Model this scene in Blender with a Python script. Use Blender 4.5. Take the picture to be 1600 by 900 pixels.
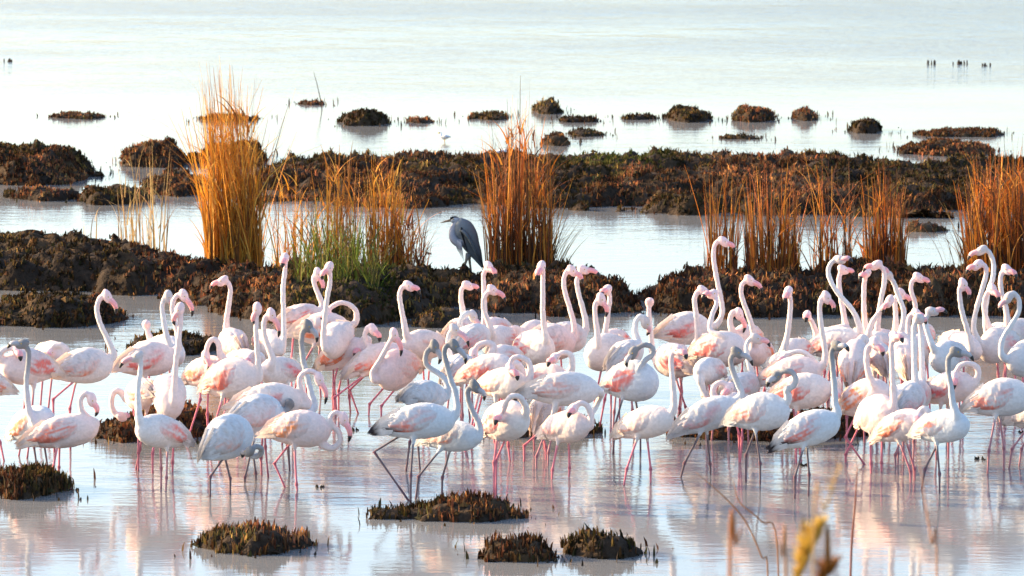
import bpy, math, random
import numpy as np
from mathutils import Vector, kdtree, noise as mnoise
for o in list(bpy.data.objects): bpy.data.objects.remove(o)
SC = bpy.context.scene
COL = SC.collection
# ------------------------------------------------------------------ camera
F = 9000.0                       # focal length in photograph pixels (1600 wide)
CAM_H = 7.0                      # the photographer stands on a raised bank
TH = math.atan(922.0 / F)        # pitch down
cam = bpy.data.cameras.new('camera'); camo = bpy.data.objects.new('camera', cam); COL.objects.link(camo)
camo.location = (0, 0, CAM_H); camo.rotation_euler = (math.pi/2 - TH, 0, 0)
cam.sensor_width = 36.0; cam.sensor_fit = 'HORIZONTAL'; cam.lens = 36.0 * F / 1600.0
cam.clip_start = 1.0; cam.clip_end = 6000.0
cam.dof.use_dof = True; cam.dof.focus_distance = 54.0; cam.dof.aperture_fstop = 8.0
SC.camera = camo
# ------------------------------------------------------------------ light
SUN_EL, SUN_AZ = math.radians(18), math.radians(-70)    # azimuth from +Y, clockwise: the sun stands low at the left, a little beyond the flock
world = bpy.data.worlds.new('World'); SC.world = world; world.use_nodes = True
nt = world.node_tree
bg = nt.nodes['Background']
sky = nt.nodes.new('ShaderNodeTexSky'); sky.sky_type = 'NISHITA'; sky.sun_disc = False
sky.sun_elevation = SUN_EL; sky.sun_rotation = SUN_AZ
sky.air_density = 1.0; sky.dust_density = 2.4; sky.ozone_density = 2.2
nt.links.new(sky.outputs[0], bg.inputs[0]); bg.inputs[1].default_value = 0.15
sl = bpy.data.lights.new('sun', 'SUN'); sl.energy = 3.5; sl.angle = math.radians(0.6); sl.color = (1.0, 0.74, 0.40)
so = bpy.data.objects.new('sun', sl); COL.objects.link(so)
sdir = Vector((math.sin(SUN_AZ)*math.cos(SUN_EL), math.cos(SUN_AZ)*math.cos(SUN_EL), math.sin(SUN_EL)))
so.rotation_euler = sdir.to_track_quat('Z', 'Y').to_euler()
so.location = (-30, 40, 30)
vs = SC.view_settings; vs.view_transform = 'Standard'; vs.look = 'None'; vs.gamma = 1.0; vs.use_curve_mapping = False
vs.exposure = 1.78
# ------------------------------------------------------------------ picture -> place
FW = Vector((0, math.cos(TH), -math.sin(TH))); UP = Vector((0, math.sin(TH), math.cos(TH)))
def ray(px, py): return FW + Vector((1, 0, 0))*((px-800.0)/F) + UP*((450.0-py)/F)
def ground(px, py):
    d = ray(px, py); return Vector((0, 0, CAM_H)) + d*(CAM_H/(-d.z))
def onplane(px, py, Y):
    d = ray(px, py); return Vector((0, 0, CAM_H)) + d*(Y/d.y)
def ppm(Y): return F/(Y*math.cos(TH) + CAM_H*math.sin(TH))     # pixels per metre at that distance
# ------------------------------------------------------------------ materials
def newmat(name):
    m = bpy.data.materials.new(name); m.use_nodes = True
    return m, m.node_tree, m.node_tree.nodes['Principled BSDF']
def colmat(name, rough=0.8, var=0.25, scale=60.0, transl=0.0, spec=0.3, bump=0.0, bdist=0.01):
    m, t, p = newmat(name)
    a = t.nodes.new('ShaderNodeAttribute'); a.attribute_name = 'Col'
    n = t.nodes.new('ShaderNodeTexNoise'); n.inputs['Scale'].default_value = scale; n.inputs['Detail'].default_value = 3
    tc = t.nodes.new('ShaderNodeTexCoord'); t.links.new(tc.outputs['Object'], n.inputs['Vector'])
    mr = t.nodes.new('ShaderNodeMapRange'); mr.inputs[1].default_value = 0.3; mr.inputs[2].default_value = 0.7
    mr.inputs[3].default_value = 1-var; mr.inputs[4].default_value = 1+var*0.5
    t.links.new(n.outputs[0], mr.inputs[0])
    mx = t.nodes.new('ShaderNodeVectorMath'); mx.operation = 'SCALE'
    t.links.new(a.outputs['Color'], mx.inputs[0]); t.links.new(mr.outputs[0], mx.inputs['Scale'])
    t.links.new(mx.outputs[0], p.inputs['Base Color'])
    p.inputs['Roughness'].default_value = rough; p.inputs['Specular IOR Level'].default_value = spec
    if bump:
        b = t.nodes.new('ShaderNodeBump'); b.inputs['Strength'].default_value = bump; b.inputs['Distance'].default_value = bdist
        t.links.new(n.outputs[0], b.inputs['Height']); t.links.new(b.outputs[0], p.inputs['Normal'])
    if transl:
        tr = t.nodes.new('ShaderNodeBsdfTranslucent'); t.links.new(mx.outputs[0], tr.inputs['Color'])
        ms = t.nodes.new('ShaderNodeMixShader'); ms.inputs[0].default_value = transl
        t.links.new(p.outputs[0], ms.inputs[1]); t.links.new(tr.outputs[0], ms.inputs[2])
        t.links.new(ms.outputs[0], t.nodes['Material Output'].inputs['Surface'])
    return m
def plain(name, c, rough=0.5, spec=0.4):
    m, t, p = newmat(name); p.inputs['Base Color'].default_value = (*c, 1); p.inputs['Roughness'].default_value = rough
    p.inputs['Specular IOR Level'].default_value = spec
    n = t.nodes.new('ShaderNodeTexNoise'); n.inputs['Scale'].default_value = 90
    mx = t.nodes.new('ShaderNodeMix'); mx.data_type = 'RGBA'
    mx.inputs[6].default_value = (*[v*0.75 for v in c], 1); mx.inputs[7].default_value = (*c, 1)
    t.links.new(n.outputs[0], mx.inputs[0]); t.links.new(mx.outputs[2], p.inputs['Base Color'])
    return m
M_FEATHER = colmat('plumage', 0.85, 0.10, 45, 0.0, 0.15, 0.25)
M_WING = colmat('wing_plumage', 0.85, 0.10, 38, 0.12, 0.15, 0.35)
M_BILL = colmat('bill_horn', 0.45, 0.12, 60, 0, 0.35)
M_TIP = plain('bill_black', (0.016, 0.014, 0.016), 0.4)
M_EYE = plain('eye', (0.55, 0.35, 0.05), 0.2)
M_MUD = colmat('mud_crust', 0.95, 0.45, 14, 0, 0.12, 1.0, 0.05)
M_STUB = colmat('dead_stubble', 0.9, 0.35, 30, 0.15, 0.1)
M_REED = colmat('dry_reed', 0.7, 0.25, 12, 0.32, 0.25)
M_PLUME = colmat('reed_plume', 0.95, 0.3, 40, 0.4, 0.05)
# water: silty shallow lagoon, a smooth skin with small ripples; wind-ruffled far out
m, t, p = newmat('lagoon_water'); M_WATER = m
p.inputs['Base Color'].default_value = (0.2, 0.195, 0.185, 1); p.inputs['Roughness'].default_value = 0.06
p.inputs['IOR'].default_value = 1.33
tc = t.nodes.new('ShaderNodeTexCoord')
def mapped(sx, sy, sc, det, rough=0.5):
    mp = t.nodes.new('ShaderNodeMapping'); mp.inputs['Scale'].default_value = (sx, sy, 1)
    t.links.new(tc.outputs['Object'], mp.inputs[0])
    n = t.nodes.new('ShaderNodeTexNoise'); n.inputs['Scale'].default_value = sc; n.inputs['Detail'].default_value = det
    n.inputs['Roughness'].default_value = rough
    t.links.new(mp.outputs[0], n.inputs['Vector']); return n
n1 = mapped(0.4, 1.0, 9.0, 3); n2 = mapped(0.3, 1.0, 2.4, 2); n4 = mapped(0.45, 1.0, 26.0, 2); n3 = mapped(0.05, 0.12, 1.0, 3)
def mth(op, a, b=None, v=None):
    q = t.nodes.new('ShaderNodeMath'); q.operation = op
    t.links.new(a, q.inputs[0])
    if b is not None: t.links.new(b, q.inputs[1])
    elif v is not None: q.inputs[1].default_value = v
    return q.outputs[0]
sx_ = t.nodes.new('ShaderNodeSeparateXYZ'); t.links.new(tc.outputs['Object'], sx_.inputs[0])
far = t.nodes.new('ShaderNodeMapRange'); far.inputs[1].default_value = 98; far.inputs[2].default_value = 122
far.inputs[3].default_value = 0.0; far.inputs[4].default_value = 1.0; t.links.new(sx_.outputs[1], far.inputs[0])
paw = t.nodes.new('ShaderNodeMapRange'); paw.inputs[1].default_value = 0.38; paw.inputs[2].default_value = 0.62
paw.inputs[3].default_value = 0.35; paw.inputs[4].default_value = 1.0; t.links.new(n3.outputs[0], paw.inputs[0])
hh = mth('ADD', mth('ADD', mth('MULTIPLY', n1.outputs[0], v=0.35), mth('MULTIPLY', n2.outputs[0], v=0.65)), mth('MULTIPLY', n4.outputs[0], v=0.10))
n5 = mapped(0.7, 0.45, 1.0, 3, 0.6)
deep = t.nodes.new('ShaderNodeMix'); deep.data_type = 'RGBA'      # silty by the banks; far out blue sky reflection is painted into the colour
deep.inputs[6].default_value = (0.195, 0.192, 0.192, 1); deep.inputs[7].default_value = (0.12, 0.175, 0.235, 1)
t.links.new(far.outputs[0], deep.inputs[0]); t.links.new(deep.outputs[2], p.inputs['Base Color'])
amp = mth('MULTIPLY', paw.outputs[0], mth('ADD', mth('MULTIPLY', far.outputs[0], v=4.0), v=1.25))
bp = t.nodes.new('ShaderNodeBump'); bp.inputs['Strength'].default_value = 1.0; bp.inputs['Distance'].default_value = 0.0095
t.links.new(mth('ADD', mth('MULTIPLY', hh, amp), mth('MULTIPLY', mth('MULTIPLY', n5.outputs[0], far.outputs[0]), v=7.0)), bp.inputs['Height']); t.links.new(bp.outputs[0], p.inputs['Normal'])
# ------------------------------------------------------------------ object helpers
def setcol(me, cols):
    at = me.color_attributes.new('Col', 'FLOAT_COLOR', 'POINT')
    c = np.ones((len(me.vertices), 4), dtype=np.float32); c[:, :3] = np.asarray(cols, dtype=np.float32)[:, :3]
    at.data.foreach_set('color', c.ravel())
def mesh_obj(name, verts, faces, cols, mat, parent=None, smooth=True, origin=(0, 0, 0)):
    me = bpy.data.meshes.new(name)
    v = np.asarray(verts, dtype=np.float64) - np.asarray(origin)
    me.from_pydata(v.tolist(), [], faces if isinstance(faces, list) else faces.tolist())
    if cols is not None: setcol(me, cols)
    me.materials.append(mat)
    if smooth: me.polygons.foreach_set('use_smooth', np.ones(len(me.polygons), dtype=bool))
    o = bpy.data.objects.new(name, me); COL.objects.link(o)
    if parent is not None: o.parent = parent
    return o
def empty(name, loc):
    o = bpy.data.objects.new(name, None); o.location = loc; o.empty_display_size = 0.1; COL.objects.link(o); return o
def tag(o, label=None, cat=None, group=None, kind=None):
    if label: o['label'] = label
    if cat: o['category'] = cat
    if group: o['group'] = group
    if kind: o['kind'] = kind
    return o
class MB:                                   # collects geometry with point colours
    def __init__(s): s.v = []; s.f = []; s.c = []
    def add(s, v, f, c):
        b = len(s.v); s.v += [tuple(x) for x in v]; s.f += [tuple(i+b for i in q) for q in f]
        s.c += list(c) if isinstance(c, list) else [c]*len(v)
    def tube(s, pts, rad, cols, n=8, up=None):
        pts = [Vector(q) for q in pts]; N = len(pts); V = []; Fc = []; C = []
        ref = Vector(up) if up else Vector((0.13, 1, 0.07))
        prev = None
        for i, q in enumerate(pts):
            tg = (pts[min(i+1, N-1)] - pts[max(i-1, 0)])
            tg = tg.normalized() if tg.length > 1e-9 else Vector((0, 0, 1))
            if prev is None:
                a = tg.cross(ref); a = a.normalized() if a.length > 1e-4 else tg.orthogonal().normalized()
            else:
                a = prev - tg*prev.dot(tg); a = a.normalized() if a.length > 1e-5 else tg.orthogonal().normalized()
            prev = a; b = tg.cross(a); r = rad[i]; r = r if isinstance(r, (tuple, list)) else (r, r)
            for k in range(n):
                t_ = 2*math.pi*k/n; V.append(q + a*(math.cos(t_)*r[0]) + b*(math.sin(t_)*r[1]))
            C += [cols[i] if isinstance(cols, list) else cols]*n
        for i in range(N-1):
            for k in range(n): Fc.append((i*n+k, i*n+(k+1) % n, (i+1)*n+(k+1) % n, (i+1)*n+k))
        V.append(pts[0]); C.append(C[0]); V.append(pts[-1]); C.append(C[-2])
        for k in range(n): Fc.append((len(V)-2, (k+1) % n, k)); Fc.append((len(V)-1, (N-1)*n+k, (N-1)*n+(k+1) % n))
        s.add(V, Fc, C)
    def ball(s, c, rx, axis, ra, col, n=10, m_=8):
        axis = Vector(axis).normalized(); pts = []; rad = []
        for i in range(m_+1):
            a = -math.pi/2 + math.pi*i/m_; pts.append(Vector(c)+axis*(math.sin(a)*ra)); rad.append(max(1e-4, math.cos(a)*rx))
        s.tube(pts, rad, col, n)
    def build(s, name, mat, parent=None, origin=(0, 0, 0), smooth=True):
        return mesh_obj(name, s.v, s.f, s.c, mat, parent, smooth, origin)
def catmull(P, per=6):
    P = [Vector(p) for p in P]; Q = [P[0]*2-P[1]] + P + [P[-1]*2-P[-2]]; out = []
    for i in range(1, len(Q)-2):
        for k in range(per):
            u = k/per; a, b, c, d = Q[i-1], Q[i], Q[i+1], Q[i+2]
            out.append(0.5*((2*b) + (c-a)*u + (2*a-5*b+4*c-d)*u*u + (3*b-a-3*c+d)*u**3))
    out.append(P[-1].copy()); return out
def lerp(xs, ys, x): return float(np.interp(x, xs, ys))
def hashn(ix, iy, sd):
    h = (ix.astype(np.int64)*374761393 + iy.astype(np.int64)*668265263 + sd*974711) & 0x7fffffff
    h = ((h ^ (h >> 13))*1274126177) & 0x7fffffff
    return ((h ^ (h >> 16)) & 0xffff)/65535.0
def vnoise(x, y, sd=0):
    ix = np.floor(x); iy = np.floor(y); fx = x-ix; fy = y-iy; fx = fx*fx*(3-2*fx); fy = fy*fy*(3-2*fy)
    a = hashn(ix, iy, sd); b = hashn(ix+1, iy, sd); c = hashn(ix, iy+1, sd); d = hashn(ix+1, iy+1, sd)
    return (a*(1-fx)+b*fx)*(1-fy) + (c*(1-fx)+d*fx)*fy
def fbm(x, y, sd=0, o=4):
    r = 0; a = 0.5; s_ = 0
    for k in range(o): r = r + a*vnoise(x*2**k, y*2**k, sd+k*17); s_ += a; a *= 0.5
    return r/s_
# ------------------------------------------------------------------ the lagoon
w = mesh_obj('water', [(-900, -60, 0), (900, -60, 0), (900, 3000, 0), (-900, 3000, 0)], [(0, 1, 2, 3)], None, M_WATER, smooth=False)
tag(w, 'pale silvery shallow lagoon water with soft ripples', kind='structure')
gnd = mesh_obj('lagoon_bed', [(-900, -60, -0.6), (900, -60, -0.6), (900, 3000, -0.6), (-900, 3000, -0.6)], [(0, 1, 2, 3)], [(0.1, 0.08, 0.06)]*4, M_MUD, smooth=False)
tag(gnd, 'muddy bed under the lagoon water', kind='structure')
# ------------------------------------------------------------------ mud banks and mounds
BROWN = np.array([(0.028, 0.018, 0.013), (0.045, 0.025, 0.014), (0.085, 0.044, 0.018), (0.15, 0.080, 0.028), (0.018, 0.014, 0.011), (0.040, 0.034, 0.015), (0.10, 0.040, 0.018), (0.065, 0.026, 0.014)])
def poly_dist(X, Y, poly):
    inside = np.zeros(X.shape, bool); dm = np.full(X.shape, 1e9)
    n = len(poly)
    for i in range(n):
        x1, y1 = poly[i]; x2, y2 = poly[(i+1) % n]
        dx, dy = x2-x1, y2-y1; t_ = np.clip(((X-x1)*dx+(Y-y1)*dy)/(dx*dx+dy*dy+1e-12), 0, 1)
        dm = np.minimum(dm, np.hypot(X-(x1+t_*dx), Y-(y1+t_*dy)))
        c = ((y1 > Y) != (y2 > Y)); 
        with np.errstate(divide='ignore', invalid='ignore'): c &= X < (x2-x1)*(Y-y1)/(y2-y1+1e-12)+x1
        inside ^= c
    return np.where(inside, dm, -dm)
def blades(P, nrm_h, rng, lo, hi, wid, lean, pal, segs=1, dark=None):
    """upright tapering blades at points P: arrays of vertices, quads and colours"""
    n = len(P); h = lo + (hi-lo)*rng.random(n)**1.5; az = rng.random(n)*2*np.pi; ln = lean*rng.random(n)
    o = rng.random(n)*np.pi; w_ = wid*(0.6+0.8*rng.random(n))
    sx = np.cos(o)*w_; sy = np.sin(o)*w_
    dx = np.cos(az)*ln*h; dy = np.sin(az)*ln*h
    V = np.zeros((n, 6, 3))
    V[:, 0] = P + np.stack([-sx, -sy, np.full(n, -0.02)], 1); V[:, 1] = P + np.stack([sx, sy, np.full(n, -0.02)], 1)
    V[:, 2] = P + np.stack([sx*0.8+dx*0.4, sy*0.8+dy*0.4, h*0.6], 1); V[:, 3] = P + np.stack([-sx*0.8+dx*0.4, -sy*0.8+dy*0.4, h*0.6], 1)
    V[:, 4] = P + np.stack([sx*0.15+dx, sy*0.15+dy, h], 1); V[:, 5] = P + np.stack([-sx*0.15+dx, -sy*0.15+dy, h], 1)
    b = (np.arange(n)*6)[:, None]
    Fq = np.concatenate([b+np.array([0, 1, 2, 3]), b+np.array([3, 2, 4, 5])], 0)
    ci = rng.integers(0, len(pal), n); c = pal[ci]*1.25*(0.7+0.6*rng.random((n, 1)))
    C = np.repeat(c[:, None, :], 6, 1)
    return V.reshape(-1, 3), Fq, C.reshape(-1, 3)
def bulk(name, V, Fq, C, mat, parent, origin=(0, 0, 0), smooth=False):
    us, iv = np.unique(Fq, return_inverse=True); V = np.asarray(V)[us]; C = np.asarray(C)[us]; Fq = iv.reshape(np.shape(Fq))
    me = bpy.data.meshes.new(name); V = V - np.asarray(origin)
    me.vertices.add(len(V)); me.vertices.foreach_set('co', V.astype(np.float32).ravel())
    nf = len(Fq); me.loops.add(nf*4); me.polygons.add(nf)
    me.loops.foreach_set('vertex_index', Fq.astype(np.int32).ravel())
    me.polygons.foreach_set('loop_start', (np.arange(nf)*4).astype(np.int32))
    me.update(calc_edges=True); setcol(me, C); me.materials.append(mat)
    if smooth: me.polygons.foreach_set('use_smooth', np.ones(nf, bool))
    o = bpy.data.objects.new(name, me); COL.objects.link(o); o.parent = parent; return o
ALLBANK = []
def bank(name, label, poly_px, H, seed, edge=0.5, res=0.09, lump=0.12, dens=110, blade=(0.04, 0.16), structure=True, holes=0.0, green=None, cat=None, group=None, hump=0.0, pal=BROWN, wid=0.011, lean=0.9, rim=-0.012, near_=False):
    rng = np.random.default_rng(seed)
    poly = [tuple(ground(*q))[:2] for q in poly_px]; A = np.array(poly)
    x0, y0 = A.min(0)-0.3; x1, y1 = A.max(0)+0.3
    nx = max(8, int((x1-x0)/res)+1); ny = max(8, int((y1-y0)/res)+1)
    X, Y = np.meshgrid(np.linspace(x0, x1, nx), np.linspace(y0, y1, ny))
    D = poly_dist(X, Y, poly) + (fbm(X*1.7, Y*1.7, seed, 3)-0.5)*edge*1.2 + (0 if structure else 1)*(fbm(X*3.5, Y*2.0, seed+7, 3)-0.5)*0.55*min(1.0, (x1-x0)*0.5)
    e = np.clip(D/edge, -1, 1.0); s_ = np.where(e > 0, e*(2-e), e)
    if hump: s_ = np.where(D > 0, np.clip(D/hump, 0, 1)**0.8, s_)
    n_ = fbm(X*0.8, Y*0.8, seed+3, 3) if structure else np.clip(fbm(X*2.7, Y*1.6, seed+3, 3)*2.2-0.6, -0.25, 1.2); l1 = np.abs(fbm(X*2.6, Y*2.6, seed+9, 3)-0.5)*2
    Z = np.where(D > 0, H*s_*(0.45+1.1*n_) + lump*(0.9-l1*1.8)*np.clip(s_*2, 0, 1) + (fbm(X*9, Y*9, seed+5, 2)-0.5)*lump*0.9*np.clip(s_*3, 0, 1) + 0.012, 0.3*s_)
    bl_ = 1-2*np.abs(fbm(X*3.6, Y*3.6, seed+61, 2)-0.5)*2; bl2 = 1-2*np.abs(vnoise(X*9.5, Y*9.5, seed+71)-0.5)
    Z = Z + np.where(D > 0, (lump*0.55*np.clip(bl_, 0, 1)**2 + lump*0.30*bl2)*np.clip(s_*2, 0, 1), 0)
    if holes: Z = Z - holes*np.clip(fbm(X*0.8, Y*1.3, seed+21, 3)-0.53, 0, 1)*12*H
    Z = np.maximum(Z, -0.15)
    V = np.stack([X, Y, Z], -1).reshape(-1, 3)
    idx = np.arange(nx*ny).reshape(ny, nx)
    Q = np.stack([idx[:-1, :-1], idx[:-1, 1:], idx[1:, 1:], idx[1:, :-1]], -1).reshape(-1, 4)
    if not structure:                       # keep one connected mound
        qm = np.maximum.reduce([Z[:-1, :-1], Z[1:, :-1], Z[:-1, 1:], Z[1:, 1:]]) > -0.1
        k0 = np.unravel_index(np.argmax(np.where(D > 0, Z, -1)[:-1, :-1]), qm.shape); gr = np.zeros_like(qm); gr[k0] = True
        while True:
            g2 = gr.copy(); g2[1:] |= gr[:-1]; g2[:-1] |= gr[1:]; g2[:, 1:] |= gr[:, :-1]; g2[:, :-1] |= gr[:, 1:]; g2 &= qm
            if (g2 == gr).all(): break
            gr = g2
        kv = np.zeros(Z.shape, bool); kv[:-1, :-1] |= gr; kv[1:, :-1] |= gr; kv[:-1, 1:] |= gr; kv[1:, 1:] |= gr
        Q = Q[gr.ravel()]; Z = np.where(kv, Z, -0.15)
    else: Q = Q[(V[Q][:, :, 2].max(1) > -0.1)]
    base = np.array((0.034, 0.022, 0.015)); C = base*(0.6+0.9*fbm(X*4, Y*4, seed+2, 3))[..., None].reshape(-1, 1)
    C = C + np.array((0.05, 0.026, 0.006))*np.clip(fbm(X*2.2, Y*2.2, seed+31, 3)-0.5, 0, 1).reshape(-1, 1)*2.5
    cx, cy = A.mean(0); org = (cx, cy, 0)
    if structure:
        root = bulk(name, V, Q, C, M_MUD, None, org, True); root.location = org; tag(root, label, kind='structure')
    else:
        root = empty(name, org); tag(root, label, cat, group); bulk('soil', V, Q, C, M_MUD, root, org, True)
    # stubble
    area = (D > 0.0).mean()*(x1-x0)*(y1-y0); n = int(area*dens)
    bx = x0+(x1-x0)*rng.random(n*7); by = y0+(y1-y0)*rng.random(n*7)
    gx = (bx-x0)/(x1-x0)*(nx-1); gy = (by-y0)/(y1-y0)*(ny-1); ix = np.clip(gx.astype(int), 0, nx-2); iy = np.clip(gy.astype(int), 0, ny-2)
    fx, fy = gx-ix, gy-iy
    bz = (Z[iy, ix]*(1-fx)+Z[iy, ix+1]*fx)*(1-fy)+(Z[iy+1, ix]*(1-fx)+Z[iy+1, ix+1]*fx)*fy
    cl = fbm(bx*3.1, by*3.1, seed+41, 2)
    gyy, gxx = np.gradient(Z, (y1-y0)/(ny-1), (x1-x0)/(nx-1)); slope = np.hypot(gxx, gyy)[iy, ix]
    ok = (bz > rim) & (rng.random(len(bx)) < np.clip((cl-0.25)*2.4, 0.45, 1)*(0.28+0.72*np.clip(slope, 0, 1.6)))
    P = np.stack([bx, by, bz], 1)[ok][:int(n*2.0)]; P[:, 2] = np.maximum(P[:, 2], -0.02)
    # each point carries a tuft of blades
    k = 5; P4 = np.repeat(P, k, 0) + rng.normal(0, 0.024, (len(P)*k, 3))*np.array((1, 1, 0))
    Vb, Fb, Cb = blades(P4, None, rng, blade[0], blade[1], wid, lean, pal)
    warm = np.repeat(np.clip((fbm(P4[:, 0]*1.8, P4[:, 1]*1.8, seed+51, 2)-0.42)*4, 0, 1), 6)[:, None]
    pt = np.repeat(fbm(P4[:, 0]*0.55, P4[:, 1]*0.35, seed+81, 3), 6)[:, None]
    Cb = Cb*(0.65+1.7*warm**1.5)*np.where(pt > 0.56, 1.35, np.where(pt < 0.44, 0.6, 1.0))*np.where(pt > 0.52, np.array((1.16, 0.90, 0.82)), np.array((0.92, 1.06, 0.78)))
    if green is not None:
        gx0, gx1 = ground(green[0], green[2]).x, ground(green[1], green[2]).x; gy_ = ground(800, green[2]).y
        gm = np.exp(-((P4[:, 0]-(gx0+gx1)/2)/((gx1-gx0)/2))**4 - ((P4[:, 1]-gy_)/1.6)**2)*(0.5+0.5*rng.random(len(P4)))
        gm = np.repeat(gm, 6)[:, None]; Cb = Cb*(1-gm)+np.array((0.07, 0.095, 0.015))*gm
    # crumbled clods between the stubs, and lone pegs standing in the water round the edge
    m_ = int(len(P)*0.8); Pc = P[rng.permutation(len(P))[:m_]]; sz = 0.011+0.036*rng.random(m_)**2.2
    oc = np.array([(1, 0, 0), (0, 1, 0), (-1, 0, 0), (0, -1, 0), (0, 0, 1), (0, 0, -1)], float)
    Vc = Pc[:, None, :] + oc[None]*sz[:, None, None]*(0.55+0.9*rng.random((m_, 6, 1)))*np.array((1.15, 1.15, 0.9)) + rng.normal(0, 1, (m_, 6, 3))*sz[:, None, None]*0.2
    fc = np.array([(0, 1, 4, 4), (1, 2, 4, 4), (2, 3, 4, 4), (3, 0, 4, 4)]); Fc_ = ((np.arange(m_)*6)[:, None, None]+fc[None]).reshape(-1, 4)
    Cc = np.repeat(pal[rng.integers(0, len(pal), m_)]*(0.5+0.7*rng.random((m_, 1))), 6, 0)
    me = bpy.data.meshes.new('clods'); me.from_pydata((Vc.reshape(-1, 3)-np.array(org)).tolist(), [], Fc_[:, :3].tolist()); setcol(me, Cc); me.materials.append(M_STUB)
    co_ = bpy.data.objects.new('clods', me); COL.objects.link(co_); co_.parent = root; tag(co_, kind='stuff')
    rimw = poly_dist(bx, by, poly); po = (rimw > (-0.32 if structure or near_ else -0.6)) & (rimw < 0.05) & (bz < 0.01) & (rng.random(len(bx)) < 0.25)
    Pp = np.stack([bx, by, np.full(len(bx), -0.02)], 1)[po][:int(20+area*6)]
    if len(Pp):
        V2, F2, C2 = blades(Pp, None, rng, 0.02, 0.12, 0.012, 0.35, pal); Fb = np.concatenate([Fb, F2+len(Vb)]); Vb = np.concatenate([Vb, V2]); Cb = np.concatenate([Cb, C2*0.8])
    so_ = bulk('stubble', Vb, Fb, Cb, M_STUB, root, org); tag(so_, kind='stuff')
    ALLBANK.append((x0, x1, y0, y1, nx, ny, Z))
    return root
def hgt(x, y):
    z = 0.0
    for (x0, x1, y0, y1, nx, ny, Z) in ALLBANK:
        if x0 < x < x1 and y0 < y < y1: z = max(z, float(Z[int((y-y0)/(y1-y0)*(ny-1)), int((x-x0)/(x1-x0)*(nx-1))]))
    return z
bank('mud_bank', 'long low brown mud bank crossing behind the reeds and the heron',
     [(405, 268), (520, 262), (700, 258), (900, 262), (1050, 258), (1200, 260), (1330, 262), (1420, 272), (1500, 270), (1640, 262), (1680, 300), (1640, 330), (1500, 335), (1400, 338), (1200, 338), (1080, 335), (980, 330), (860, 325), (700, 321), (560, 320), (430, 313), (380, 300)],
     0.10, 11, 1.5, 0.09, 0.13, 75, (0.015, 0.085), holes=1.1, green=(860, 1040, 268))
bank('mud_bank', 'thick brown mud bank at the left edge behind the flock',
     [(-60, 405), (60, 402), (140, 402), (200, 412), (290, 428), (345, 445), (420, 448), (440, 492), (330, 474), (200, 458), (100, 457), (-60, 452)],
     0.20, 12, 1.3, 0.07, 0.16, 100, (0.015, 0.07))
bank('mud_bank', 'dark mud bank under the heron and the middle reeds',
     [(330, 455), (460, 450), (560, 452), (680, 458), (800, 456), (900, 450), (955, 458), (962, 490), (900, 497), (760, 484), (700, 482), (660, 497), (560, 508), (450, 508), (380, 492), (325, 476)],
     0.16, 13, 0.9, 0.06, 0.15, 110, (0.015, 0.075), green=(470, 620, 478))
bank('mud_bank', 'dark mud bank under the right hand reeds behind the flock',
     [(1034, 458), (1100, 448), (1200, 448), (1300, 452), (1420, 448), (1520, 448), (1660, 448), (1670, 496), (1500, 494), (1300, 494), (1150, 497), (1070, 496), (1030, 484)],
     0.15, 14, 0.9, 0.06, 0.17, 110, (0.015, 0.08), holes=0.5)
G_ISL = 'mud mounds in the shallow lagoon'
def islet(x0, x1, yb, depth_px, H, label, seed, dens=260, blade=(0.03, 0.13), res=0.05, lump=0.05, edge=0.25, n=12, wid=0.010, lean=0.8, rim=-0.012):
    pts = []; cx = (x0+x1)/2; ry = depth_px/2; rg = random.Random(seed)
    for k in range(n):
        a = 2*math.pi*k/n; r = 0.9+0.2*rg.random(); pts.append((cx+(x1-x0)/2*math.cos(a)*r, yb-ry+ry*math.sin(a)*r))
    d = ground(cx, yb); return bank('mud_mound', label, pts, H, seed, edge, res, lump, dens, blade, False, cat='mound', group=G_ISL, hump=max(0.15, (ground(x1, yb).x-ground(x0, yb).x)*0.25), wid=wid, lean=lean, rim=rim)
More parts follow.
